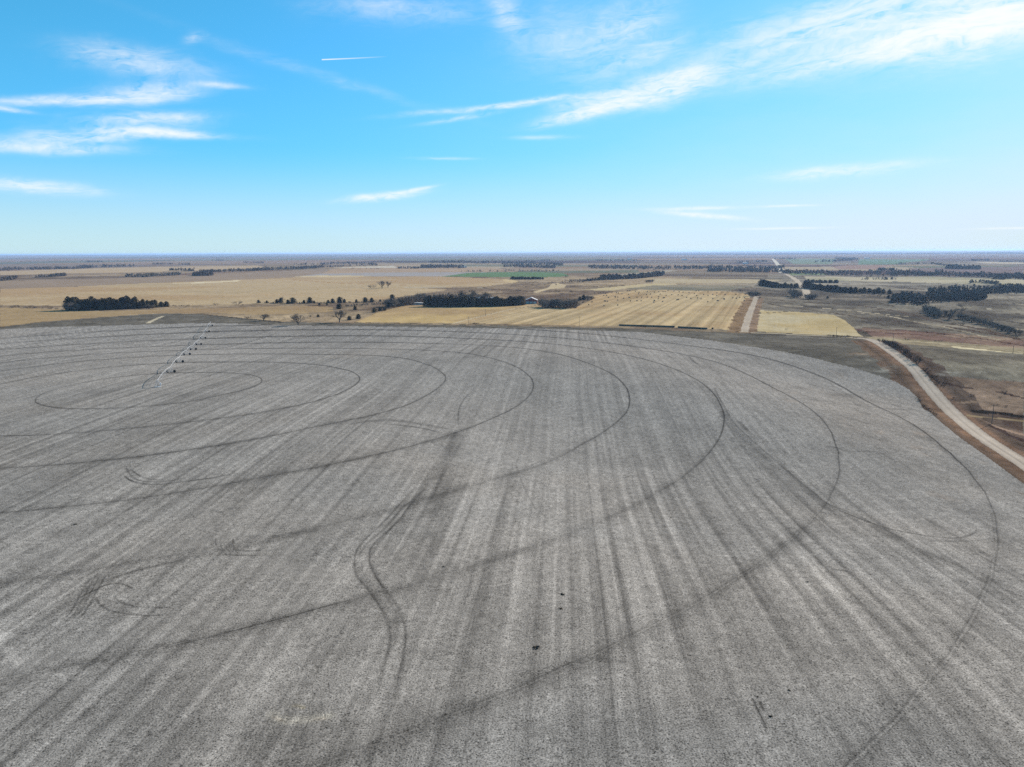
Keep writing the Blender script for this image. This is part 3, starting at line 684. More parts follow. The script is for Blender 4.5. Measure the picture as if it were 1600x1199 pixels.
SPK1, SPK2, SPK3, SPKF, SPKD = 3.4, .8, 1.6, .8, .40
M_LAND = land_material()
def make_sheet(name, faces):
    vs, inv = np.unique(faces.ravel(), return_inverse=True)
    me = bpy.data.meshes.new(name)
    co = np.empty((len(vs), 3), np.float32); co[:, 0] = X[vs]; co[:, 1] = Y[vs]; co[:, 2] = gz.ravel()[vs]
    me.vertices.add(len(vs)); me.vertices.foreach_set('co', co.ravel())
    nf = len(faces)
    me.loops.add(nf * 4); me.loops.foreach_set('vertex_index', inv.astype(np.int32).ravel())
    me.polygons.add(nf); me.polygons.foreach_set('loop_start', np.arange(0, nf * 4, 4, dtype=np.int32)); 
    me.polygons.foreach_set('use_smooth', np.ones(nf, bool))
    me.update(calc_edges=True)
    c4 = np.ones((len(vs), 4), np.float32); c4[:, :3] = col[vs]
    at = me.attributes.new('cover', 'FLOAT_COLOR', 'POINT'); at.data.foreach_set('color', c4.ravel())
    at = me.attributes.new('speckle', 'FLOAT', 'POINT'); at.data.foreach_set('value', spk[vs])
    me.materials.append(M_LAND)
    o = bpy.data.objects.new(name, me); sc.collection.objects.link(o)
    o['kind'] = 'structure'
    return o
ii = np.arange(NR - 1)[:, None] * NA; jj = np.arange(NA); j2 = (jj + 1) % NA
# azimuths run from -176 to 180: the last column joins the first
faces = np.stack([ii + jj, ii + NA + jj, ii + NA + j2, ii + j2], -1).reshape(-1, 4)[:, ::-1]
fl = lid[faces[:, 0]]
for i_, nm in enumerate(LN):
    f_ = faces[fl == i_]
    if len(f_): make_sheet(nm, f_)
del faces

# ------------------------------------------------------------------ objects
rng = random.Random(11)
def tag(o, label=None, cat=None, group=None, kind=None):
    if label: o['label'] = label
    if cat: o['category'] = cat
    if group: o['group'] = group
    if kind: o['kind'] = kind
    return o
def mat(name, c, rough=.85, var=0.0, vs=1.0, metal=0.0, spec=.3, obj_var=0.0):
    m = bpy.data.materials.new(name); m.use_nodes = True
    nt = m.node_tree; b = nt.nodes['Principled BSDF']; T = NT(nt)
    b.inputs['Roughness'].default_value = rough; b.inputs['Metallic'].default_value = metal; b.inputs['Specular IOR Level'].default_value = spec
    tc = T.n('ShaderNodeTexCoord')
    k = T.mr(T.noise(tc.outputs['Object'], vs, 4, .6), .3, .7, 1 - var, 1 + var, False)
    if obj_var:
        oi = T.n('ShaderNodeObjectInfo'); k = T.m('MULTIPLY', k, T.mr(oi.outputs['Random'], 0, 1, 1 - obj_var, 1 + obj_var, False))
    v = T.n('ShaderNodeVectorMath', operation='SCALE'); v.inputs[0].default_value = c[:3]; nt.links.new(k, v.inputs['Scale'])
    nt.links.new(v.outputs[0], b.inputs['Base Color'])
    return m
M = dict(
    cedar=mat('cedar_foliage', (.046, .038, .022), .9, .5, 1.3, spec=0.0, obj_var=.35),
    trunk=mat('bark', (.10, .085, .07), .9, .3, 3, spec=0.0),
    twig=mat('bare_twigs', (.20, .155, .118), .9, .3, .6, spec=0.0, obj_var=.3),
    brush=mat('dead_brush', (.10, .072, .055), .9, .4, 1.0, spec=0.0, obj_var=.3),
    wood=mat('far_woodland', (.105, .080, .060), .9, .5, .02, spec=0.0),
    woodgrey=mat('grey_woodland', (.15, .12, .092), .9, .4, .03, spec=0.0),
    bale=mat('weathered_bale', (.17, .125, .085), .95, .3, 2.0, spec=0.0, obj_var=.2),
    galv=mat('galvanised_steel', (.37, .36, .35), .7, .12, 2.0, metal=.35, spec=.5),
    tyre=mat('tyre_rubber', (.022, .021, .02), .8, .2, 3),
    box=mat('painted_cabinet', (.45, .46, .47), .5, .08, 3),
    pole=mat('pole_wood', (.085, .07, .06), .9, .3, 4),
    redwall=mat('red_boards', (.26, .055, .040), .8, .2, .8),
    white=mat('white_paint', (.50, .46, .40), .6, .08, 1.0),
    roof=mat('pale_metal_roof', (.46, .44, .42), .75, .08, .5, spec=.2),
    grey=mat('grey_siding', (.32, .32, .31), .7, .12, .6),
    glass=mat('dark_window', (.03, .035, .04), .2, 0, 1, spec=.6),
    clump=mat('dark_residue', (.04, .032, .024), .95, .4, 6, spec=0.0),
)
class MB:
    def __init__(s): s.v = []; s.f = []
    def face(s, *p):
        n = len(s.v); s.v += [tuple(q) for q in p]; s.f.append(tuple(range(n, n + len(p))))
    def box(s, c, d, rz=0):
        x, y, z = (q / 2 for q in d); n = len(s.v); ca, sa = math.cos(rz), math.sin(rz)
        for i in (-1, 1):
            for j in (-1, 1):
                for k in (-1, 1): s.v.append((c[0] + i * x * ca - j * y * sa, c[1] + i * x * sa + j * y * ca, c[2] + k * z))
        s.f += [tuple(n + q for q in t) for t in ((0, 1, 3, 2), (4, 6, 7, 5), (0, 4, 5, 1), (2, 3, 7, 6), (0, 2, 6, 4), (1, 5, 7, 3))]
    def tube(s, pts, r, n=6, r2=None, caps=True):
        pts = [Vector(p) for p in pts]; rings = []
        for i, p in enumerate(pts):
            t = (pts[min(i + 1, len(pts) - 1)] - pts[max(i - 1, 0)]).normalized()
            a = t.cross(Vector((0, 0, 1)) if abs(t.z) < .9 else Vector((1, 0, 0))).normalized(); b = t.cross(a)
            rr = r if r2 is None else r + (r2 - r) * i / (len(pts) - 1)
            base = len(s.v)
            for k in range(n):
                w = 2 * math.pi * k / n; s.v.append(tuple(p + a * (rr * math.cos(w)) + b * (rr * math.sin(w))))
            rings.append(base)
        for q in range(len(rings) - 1):
            for k in range(n):
                s.f.append((rings[q] + k, rings[q] + (k + 1) % n, rings[q + 1] + (k + 1) % n, rings[q + 1] + k))
        if caps:
            s.f.append(tuple(rings[0] + k for k in range(n))[::-1]); s.f.append(tuple(rings[-1] + k for k in range(n)))
    def lathe(s, prof, c=(0, 0, 0), axis='z', n=20):
        base = len(s.v)
        for (h, r) in prof:
            for k in range(n):
                w = 2 * math.pi * k / n; p, q = r * math.cos(w), r * math.sin(w)
                if axis == 'z': t = (p, q, h)
                elif axis == 'x': t = (h, p, q)
                else: t = (p, h, q)
                s.v.append((c[0] + t[0], c[1] + t[1], c[2] + t[2]))
        for i in range(len(prof) - 1):
            for k in range(n): s.f.append((base + i * n + k, base + i * n + (k + 1) % n, base + (i + 1) * n + (k + 1) % n, base + (i + 1) * n + k))
        s.f.append(tuple(base + k for k in range(n))[::-1]); s.f.append(tuple(base + (len(prof) - 1) * n + k for k in range(n)))
    def mesh(s, name, m):
        me = bpy.data.meshes.new(name); me.from_pydata(s.v, [], s.f); me.materials.append(m); me.update(); return me
    def obj(s, name, m, parent=None):
        o = bpy.data.objects.new(name, s.mesh(name, m)); sc.collection.objects.link(o)
        if parent: o.parent = parent
        return o
def empty(name, loc, rz=0):
    o = bpy.data.objects.new(name, None); sc.collection.objects.link(o); o.location = loc; o.rotation_euler = (0, 0, rz); o.empty_display_size = .5
    return o

# ---- trees: prototypes of unit height
def tri(mb, p, s, rnd, flat=.0):
    a = Vector((rnd.gauss(0, 1), rnd.gauss(0, 1), rnd.gauss(0, 1))).normalized(); b = a.orthogonal().normalized()
    b = (Matrix.Rotation(rnd.random() * 6.28, 3, a) @ b); c = a.cross(b)
    mb.face(p + b * s, p - b * s * .6 + c * s * .7, p - b * s * .5 - c * s * .8)
def cedar_mesh(seed):
    r = random.Random(seed); cr = MB(); lean = r.uniform(-.03, .03); wide = r.uniform(.30, .42); blunt = r.uniform(.42, .7)
    lobes = [(r.random() * 6.28, r.uniform(.1, .85), r.uniform(.8, 1.25)) for _ in range(9)]
    n = 10; rings = []
    for i in range(7):                                   # ragged inner mass
        z = .06 + .86 * i / 6; R = wide * .72 * (1 - (i / 6) ** 1.5) ** blunt + .01
        rings.append([Vector((R * r.uniform(.7, 1.15) * math.cos(6.283 * k / n) + lean * z, R * r.uniform(.7, 1.15) * math.sin(6.283 * k / n), z + r.uniform(-.03, .03))) for k in range(n)])
    for i in range(6):
        for k in range(n): cr.face(rings[i][k], rings[i][(k + 1) % n], rings[i + 1][(k + 1) % n], rings[i + 1][k])
    for q in range(420):
        z = r.random() ** .8; th = r.random() * 6.283
        R = wide * (1 - z ** 1.5) ** blunt
        bump = 1 + .28 * sum(math.exp(-((math.cos(th - a) - 1) ** 2) * 6 - ((z - h) / .12) ** 2) * (w - .6) for a, h, w in lobes)
        rr = R * bump * (.72 + .34 * r.random())
        tri(cr, Vector((rr * math.cos(th) + lean * z, rr * math.sin(th), .05 + z * .95)), .045 * r.uniform(.6, 1.3), r)
    tk = MB(); tk.tube([(0, 0, -.04), (lean * .1, 0, .15), (lean * .5, 0, .5)], .022, 6, .008)
    return cr.mesh('crown', M['cedar']), tk.mesh('trunk', M['trunk'])
def bare_mesh(seed, bush=False):
    r = random.Random(seed); cr = MB(); tk = MB(); tips = []
    def grow(p, d, L, rad_, lv, top):
        q = p + d * L
        mid = p + d * L * .5 + Vector((r.gauss(0, .04), r.gauss(0, .04), 0)) * L
        (tk if lv == 0 else cr).tube([p, mid, q], rad_, 5 if lv < 2 else 3, rad_ * .6, caps=False)
        tips.append(q)
        if lv >= top: return
        for i in range(4 if lv < 2 else 3):
            w = r.random() * 6.283; tilt = r.uniform(.25, .85) if lv else r.uniform(.3, .95)
            side = d.orthogonal().normalized(); side = Matrix.Rotation(w, 3, d) @ side
            dd = (d * math.cos(tilt) + side * math.sin(tilt) + Vector((0, 0, .16))).normalized()
            grow(p + (q - p) * (r.uniform(.45, 1) if i else 1), dd, L * r.uniform(.6, .82), max(rad_ * .52, .0028), lv + 1, top)
    if bush:
        for i in range(9):
            w = r.random() * 6.283; grow(Vector((.12 * math.cos(w), .12 * math.sin(w), -.03)), Vector((.7 * math.cos(w), .7 * math.sin(w), 1)).normalized(), .32, .010, 1, 3)
    else:
        grow(Vector((0, 0, -.03)), Vector((r.gauss(0, .05), r.gauss(0, .05), 1)).normalized(), .21, .03, 0, 4)
        for i in range(5):
            w = r.random() * 6.283; grow(Vector((0, 0, r.uniform(.06, .16))), Vector((math.cos(w), math.sin(w), r.uniform(.7, 1.4))).normalized(), .22, .011, 1, 3)
    for q in list(tips):                                       # fine twigs as slivers
        for k in range(5 if bush else 3):
            d = Vector((r.gauss(0, .7), r.gauss(0, .7), r.uniform(.1, 1))).normalized() * r.uniform(.04, .09)
            s = d.cross(Vector((r.gauss(0, 1), r.gauss(0, 1), r.gauss(0, 1)))).normalized() * (.006 if bush else .0034)
            cr.face(q - s, q + s, q + d)
    zs = [v[2] for v in cr.v]; k = 1 / max(zs)
    for mb in (cr, tk): mb.v = [(a * k, b * k, max(c * k, -.04)) for a, b, c in mb.v]
    return cr.mesh('branches', M['brush' if bush else 'twig']), (tk.mesh('trunk', M['trunk']) if tk.f else None)
SINK = 0.0
CED = [cedar_mesh(i) for i in range(5)]
BAR = [bare_mesh(40 + i) for i in range(5)]
BUS = [bare_mesh(80 + i, bush=True) for i in range(4)]
def at(px, py):
    x, y = ground_at(px, py); return x, y, hz(x, y)
def plant(kind, x, y, H, label, group=None, w=1.0, rnd=rng):
    z = hz(x, y) - .05 - (H * SINK if kind == 'bare' else 0)
    if kind == 'cedar': nm, cat, (cr, tk) = 'cedar_tree', 'tree', rnd.choice(CED)
    elif kind == 'bare': nm, cat, (cr, tk) = 'bare_tree', 'tree', rnd.choice(BAR)
    else: nm, cat, (cr, tk) = 'shrub', 'shrub', rnd.choice(BUS)
    if tk is None:
        o = bpy.data.objects.new(nm, cr); sc.collection.objects.link(o); o.location = (x, y, z)
    else:
        o = empty(nm, (x, y, z))
        for me, pn in ((cr, 'crown'), (tk, 'trunk')):
            c = bpy.data.objects.new(pn, me); sc.collection.objects.link(c); c.parent = o
    o.rotation_euler = (0, 0, rnd.random() * 6.28); o.scale = (H * w, H * w, H)
    return tag(o, label, cat, group)
def hm(px, py, hpx):
    x, y = ground_at(px, py); return hpx * math.hypot(x, y) / FPX * 1.02
def one(kind, px, py, hpx, label, group=None, w=1.0):
    x, y = ground_at(px, py); return plant(kind, x, y, hm(px, py, hpx), label, group, w)
def belt(kind, pts, n, hpx, label, group, depth=4, w=1.0, jit=.15, rows=1, vary=.2):
    global SINK
    SINK = .14
    P = GP(pts); seg = [math.dist(P[i], P[i + 1]) for i in range(len(P) - 1)]; L = sum(seg)
    hpx = hpx if isinstance(hpx, (list, tuple)) else (hpx, hpx)
    for i in range(n):
        t = (i + .5 + rng.uniform(-jit, jit) * 2) / n * L; k = 0; tt = min(max(t, 0), L - .01)
        while tt > seg[k]: tt -= seg[k]; k += 1
        f = tt / seg[k]; x = P[k][0] + (P[k + 1][0] - P[k][0]) * f; y = P[k][1] + (P[k + 1][1] - P[k][1]) * f
        D = math.hypot(x, y); dd = rng.random() * depth if rows == 1 else (i % rows) * depth + rng.uniform(-.5, .5)
        x += x / D * dd; y += y / D * dd
        H = (hpx[0] + (hpx[1] - hpx[0]) * t / L) * D / FPX * rng.uniform(1 - vary, 1 + vary * .6)
        plant(kind, x, y, H * 1.1, label, group, w * rng.uniform(.85, 1.2))
    SINK = 0.0

# shelterbelt on the left
G1 = 'evergreens of the left shelterbelt'
belt('cedar', [(106,485),(165,484.5),(215,482.5)], 24, (15,15), 'dark cedar packed in the left shelterbelt beside the tan field', G1, depth=7, rows=2, w=1.15)
belt('cedar', [(218,482.5),(245,481)], 6, (11,9), 'shorter cedar near the right end of the left shelterbelt', 'shorter cedars of the left shelterbelt', depth=5, rows=2, w=1.2)
belt('cedar', [(249,480.5),(262,479.5)], 3, (7,7), 'low cedar in the last knot past the end of the left shelterbelt', 'last cedars of the left shelterbelt', depth=4, w=1.4)
belt('bare', [(105,486),(122,486)], 5, (14,13), 'leafless grey tree at the left end of the left shelterbelt', 'bare trees of the left shelterbelt', depth=5, w=.8)
belt('bare', [(226,483.5),(240,482.5)], 3, (9,8), 'leafless grey tree in the thin right part of the left shelterbelt', 'bare trees in the thin part of the shelterbelt', w=.9)
for i, (a, b) in enumerate([(269,479),(273,479),(281,479),(286,478.8),(294,478.6)]):
    one('shrub', a, b, 2.4, 'tiny dark shrub in the dotted row right of the left shelterbelt', 'dotted row of tiny shrubs', 1.3)
for a, b, h, l in [(20,481,2.5,'low brown shrub on the fence line at the far left edge'),(27,480.5,3.5,'rounded brown shrub left of a taller one on the far left fence line'),(45,482,3.5,'tallest brown shrub on the far left fence line'),
                   (52,482,2.5,'small brown shrub just right of the tallest one on the far left fence line'),(78,483.5,3.5,'lone brown shrub between the far left fence line and the shelterbelt'),
                   (338,477.5,3.5,'dark low shrub alone on the tan field right of the shelterbelt'),(370,476.5,6,'round reddish grey shrub on the field edge left of the cedar row'),(388,499,5.5,'dark squat shrub in the ditch behind the sprinkler machine'),
                   (378,478,2.5,'flat shrub at the foot of the round reddish grey one')]:
    one('shrub', a, b, h, l, None, 1.5)
# scattered cedars along the creek, one by one
CL = [(404,474,5,'leftmost dark cedar of the creek row, cut by a gap from the rest'),(417,474,4,'small round cedar second in the creek row'),(433,474,6,'dark cedar crowded left in the first tall pair of the creek row'),(439,474,8,'dark cedar crowded right in the first tall pair of the creek row'),
      (450,474.5,6,'medium cedar just left of the tall pointed one in the creek row'),(458,474.5,9,'tall pointed cedar before the pair with a bare tree'),(475,474,5,'low spreading cedar in the middle of the creek row'),(484,474,9,'tallest rounded cedar in the middle of the creek row'),
      (491,474,4,'small cedar leaning on the tallest rounded one'),(513,474,5,'low cedar at the left of the wide cluster in the creek row'),(520,474,7,'middle cedar of the wide cluster in the creek row'),(531,473.5,9,'tall cedar right of the wide cluster in the creek row'),
      (538,473.5,6,'cedar tucked against the tall one by the wide cluster'),(557,473,5,'low flat cedar between the wide cluster and the last pair'),(571,472.5,7.5,'left cedar of the last tall pair in the creek row'),(581,472.5,7,'right cedar of the last tall pair in the creek row'),
      (594,471.5,3.5,'low cedar ending the creek row before the bare grove'),(499,477.5,4,'small cedar standing in front of the creek row on pale grass'),(511,477.5,3,'smallest cedar on pale grass below the creek row'),(530,483,8,'wide isolated cedar on the slope below the creek row'),
      (555,484.5,6,'isolated cedar right of the wide one on the creek slope'),(497,495.5,4,'low dark cedar on the reddish bank between two bare trees'),(585,488.5,7,'cedar at the edge of the ochre field below the grove'),(594,486,6,'cedar hard against the corner of the ochre field'),
      (601,485.5,5.5,'dark cedar right beside the ochre field corner pair'),(546,500.5,6.5,'small pointed cedar beside the right bare tree at the field edge'),(560,498.5,7.5,'rounded cedar on the left tip of the ochre field'),(613,468.5,8,'pointed cedar at the left end of the bare grove'),
      (607,480.5,6.5,'cedar in the undergrowth at the lower left of the bare grove'),(622,479.5,4.5,'cedar at the lower edge of the bare grove by the shed'),(912,469,8,'pointed cedar behind the brush right of the red barn'),(906,470,6,'short cedar left of the pointed one right of the red barn'),
      (1293,466.5,3.5,'lone small cedar on the slope right of the gravel road clump'),(1398,472.5,8,'dark cedar at the near tip of the wide right woodland'),(1388,467,5,'small grey green cedar by the end of the long right windbreak')]
for a, b, h, l in CL: one('cedar', a, b, h, l, None, 1.55)
one('bare', 466, 508, 19, 'large leafless spreading tree standing on the near edge of the crop field', None, 1.25)
one('bare', 530.5, 504, 20, 'large leafless tree with slanted crown right of its twin by the crop field', None, 1.1)
one('bare', 412, 501.5, 11, 'low broad leafless tree in the ditch left of the big bare tree', None, 1.6)
one('bare', 597, 451, 13, 'leafless tree with forked crown alone on the golden plain', None, 1.1)
one('bare', 606, 450, 12, 'leafless tree right of the forked one on the golden plain', None, .9)
one('shrub', 582, 451, 6, 'round brown thicket left of the forked bare tree on the plain', None, 1.3)
one('bare', 441, 473, 9, 'thin bare tree poking out behind the first cedar pair', None, .8)
one('bare', 542, 481, 5, 'tiny bare sapling beside the isolated wide cedar', None, .8)
one('bare', 485, 497, 5, 'tiny grey sapling right of the big bare tree', None, .8)
# home grove and windbreak
belt('bare', [(604,482),(640,478),(664,474)], 30, (15,17), 'leafless grey tree of the grove left of the cedar windbreak', 'bare grove left of the windbreak', depth=46, w=.95)
belt('cedar', [(666,479.2),(720,479.6),(790,478.8),(818,477)], 52, (14,12), 'dark cedar in the windbreak along the ochre field', 'cedars of the windbreak by the ochre field', depth=6, rows=2, w=1.2)
belt('bare', [(668,471),(720,470),(765,470)], 16, (13,13), 'leafless treetop rising behind the cedar windbreak', 'bare trees behind the windbreak', depth=30, w=.9)
for a, h, l in ((724, 20, 'left of the three tall leafless crowns above the windbreak'), (741, 21, 'middle and tallest leafless crown above the windbreak'), (760, 17, 'right and smallest of the three leafless crowns above the windbreak')):
    one('bare', a, 472, h, l, None, 1.0)
belt('bare', [(795,470),(820,469)], 6, (9,8), 'small leafless tree between the windbreak and the red barn', 'bare trees by the red barn', depth=20, w=1.0)
belt('bare', [(846,482),(870,483),(900,482.5)], 24, (15,17), 'leafless dark tree in the thicket right of the barn drive', 'bare thicket right of the barn drive', depth=34, w=1.0)
belt('bare', [(917,469),(927,468)], 3, (8,7), 'small grey leafless tree at the end of the thicket by the bale field', 'bare trees at the thicket end', depth=5, w=1.3)
# dark windbreaks right of centre
belt('cedar', [(1188,446.5),(1215,450),(1248,451)], 22, (8,6), 'dark cedar in the windbreak left of the winding gravel road', 'cedars left of the winding road', depth=10, rows=2, w=1.5)
belt('cedar', [(1257,442),(1310,442.5)], 13, (4.5,4.5), 'dark cedar in the short row right of the winding gravel road', 'short cedar row right of the winding road', depth=8, w=1.6)
belt('cedar', [(1256,450.5),(1290,454.5),(1330,458.5),(1392,460.5)], 38, (8.5,7), 'dark cedar in the long windbreak running to the right', 'long right windbreak', depth=12, rows=2, w=1.5)
belt('bare', [(1236,466),(1252,467)], 10, (15,9), 'leafless tree in the clump left of the road bend', 'bare clump left of the road bend', depth=70, w=.9)
belt('bare', [(1259,468),(1273,469)], 8, (9,9), 'leafless tree in the clump right of the road bend', 'bare clump right of the road bend', depth=30, w=1.1)
belt('bare', [(1170,463),(1187,463)], 7, (8,8), 'leafless tree where the near gravel road drops out of sight', 'bare trees at the road brow', depth=10, w=1.2)
one('shrub', 1185.5, 467, 3.5, 'dark shrub on the right verge where the gravel road drops away', None, 1.2)
belt('cedar', [(798,436.8),(812,437),(849,437)], 16, (4,4), 'dark cedar in the short row beside the green wheat field', 'cedars by the wheat field', depth=10, w=1.8)
belt('bare', [(1009,441.5),(1021,441.5)], 4, (5,5), 'grey leafless tree in the small clump on the pale central field', 'small clump on the pale field', depth=8, w=1.3)
belt('bare', [(1443,491),(1468,499),(1490,500)], 22, (10,12), 'leafless tree in the creek wood on the right slope', 'bare trees of the right creek wood', depth=80, w=.9)
belt('bare', [(1496,500),(1520,505),(1545,511)], 16, (9,9), 'leafless tree along the lower creek on the right slope', 'bare trees of the lower creek', depth=26, w=1.0)
belt('bare', [(1546,512),(1565,518),(1582,524),(1600,526)], 18, (8,9), 'leafless tree in the creek hollow at the right edge', 'bare trees of the creek hollow', depth=40, w=1.0)
for a, b, h, l in [(1442,478,3,'small dark shrub uppermost above the creek wood'),(1450,483,4,'dark shrub just above the creek wood on the right'),(1507,483,8,'round brown shrub on the slope right of the creek wood'),(1499,488,6,'brown shrub tucked under the round one right of the creek wood'),
                   (1491,507.5,3,'left of two low dark shrubs in front of the lower creek'),(1503,508.5,5,'right and larger of two low shrubs in front of the lower creek'),(1586,528,3,'flat dark shrub below the creek hollow near the right edge'),(1545,505,6,'dark upright shrub over the lower creek'),
                   (1417,532,3.5,'round dark shrub alone on the grass strip beyond the bend'),(1463,534,2.5,'left low shrub on the grass strip right of the round one'),(1469,534.5,2.5,'right low shrub on the grass strip right of the round one'),
                   (1492,624,3.5,'dark shrub on the reddish pasture beside the gravel road'),(1519,619,3,'small shrub uphill of the roadside one on the reddish pasture'),(1569,614,4,'dark shrub high on the reddish pasture at right'),(1562,622,2.5,'smaller shrub below the high one on the reddish pasture'),(1571,636,3,'shrub just above the dark trench in the reddish pasture'),
                   (1560,634,2.5,'tiny shrub above the pole in the reddish pasture'),(1228.5,515.5,2,'dark speck of brush in the pale triangular field'),(1187,490.5,2.5,'dark brush at the upper left of the pale triangular field'),(1151,519.5,2.5,'dark brush on the verge at the end of the bale row'),
                   (877,461,3,'dark cedar like shrub on the creek flat right of the sandy bank'),(893,457,3.5,'wide dark shrub on the creek flat near the thicket'),(808,455,3,'dark shrub left on the rough pasture above the barn'),(812,455.5,2.5,'dark shrub right on the rough pasture above the barn'),
                   (869,456,2.5,'left dark shrub under the sandy bank'),(874,457,2.5,'right dark shrub under the sandy bank'),(886,434,4,'bare shrub at the right tip of the green wheat field'),(1158,455.5,3,'small shrub on the far edge of the bale field')]:
    one('shrub', a, b, h, l, None, 1.3)
belt('shrub', [(1376,536),(1388,540),(1404,549),(1420,560),(1437,571)], 26, (7,8), 'dark leafless shrub in the hedge beside the gravel road bend', 'roadside hedge at the bend', depth=3, w=1.0)
belt('shrub', [(1444,578),(1458,592),(1474,606)], 14, (4,4), 'low grey shrub on the bank right of the gravel road', 'low shrubs on the road bank', depth=3, w=1.3)
belt('shrub', [(1293,526),(1325,527.5)], 9, (3,3), 'low dark shrub in the row before the pale triangular field', 'low row before the triangular field', depth=1.5, w=1.6)
belt('shrub', [(1432,622),(1448,640),(1462,652)], 9, (3,3.5), 'dark weedy shrub in the ditch on the crop side of the road', 'weedy ditch shrubs', depth=4, w=1.4)
belt('shrub', [(1340,520),(1360,522)], 4, (2.5,2.5), 'reddish low shrub past the tip of the triangular field', 'reddish shrubs past the field tip', depth=6, w=1.5)
belt('shrub', [(735,506.5),(748,506.5)], 4, (2,2), 'low reddish weed patch on the verge near the barn drive', 'weeds by the barn drive', depth=1, w=2)
belt('shrub', [(820,452),(905,441)], 14, (2,3), 'small dark shrub dotted over the creek breaks', 'shrubs of the creek breaks', depth=160, w=1.4)
belt('shrub', [(1325,463),(1420,467)], 10, (2,2.5), 'small dark shrub on the brown slope beyond the long windbreak', 'shrubs beyond the windbreak', depth=60, w=1.4)

# ---- far-off woods that read as one mass
def wood_mass(label, pts, depth, h, n, m='wood', cl=9, name='woodland', ragged=.5):
    P = GP(pts); mb = MB(); r = random.Random(hash(label) % 9999 if False else len(label) * 31 + n)
    seg = [math.dist(P[i], P[i + 1]) for i in range(len(P) - 1)]; L = sum(seg)
    c = P[len(P) // 2]; cz = hz(*c); pos = []
    for i in range(n):
        t = r.random() * L
        if r.random() < ragged * (vn1(t / L * 9 + n) > .62): continue
        k = 0
        while k < len(seg) - 1 and t > seg[k]: t -= seg[k]; k += 1
        f = min(t / seg[k], 1); x = P[k][0] + (P[k + 1][0] - P[k][0]) * f; y = P[k][1] + (P[k + 1][1] - P[k][1]) * f
        D = math.hypot(x, y); e = r.random() * depth * (.4 + .6 * vn1(i * 0 + f * 3 + k)); x += x / D * e; y += y / D * e
        pos.append((x, y))
    zz = height(np.array([p[0] for p in pos]), np.array([p[1] for p in pos]))
    for (x, y), z in zip(pos, zz):
        H = h * r.uniform(.55, 1.15); R = H * r.uniform(.3, .5)
        for q in range(cl):
            th = r.random() * 6.283; u = r.random(); rr = R * math.sqrt(r.random()) * (1 - .5 * u)
            tri(mb, Vector((x - c[0] + rr * math.cos(th), y - c[1] + rr * math.sin(th), z - cz + H * (.12 + .85 * u))), H * .26 * r.uniform(.6, 1.3), r)
    o = mb.obj(name, M[m]); o.location = (c[0], c[1], cz); tag(o, label, 'woodland', None, 'stuff')
    return o
def vn1(t):
    i = math.floor(t); f = t - i; f = f * f * (3 - 2 * f)
    a = math.sin(i * 127.1 + 3.7) * 43758.5453 % 1; b = math.sin((i + 1) * 127.1 + 3.7) * 43758.5453 % 1
    return a + (b - a) * f
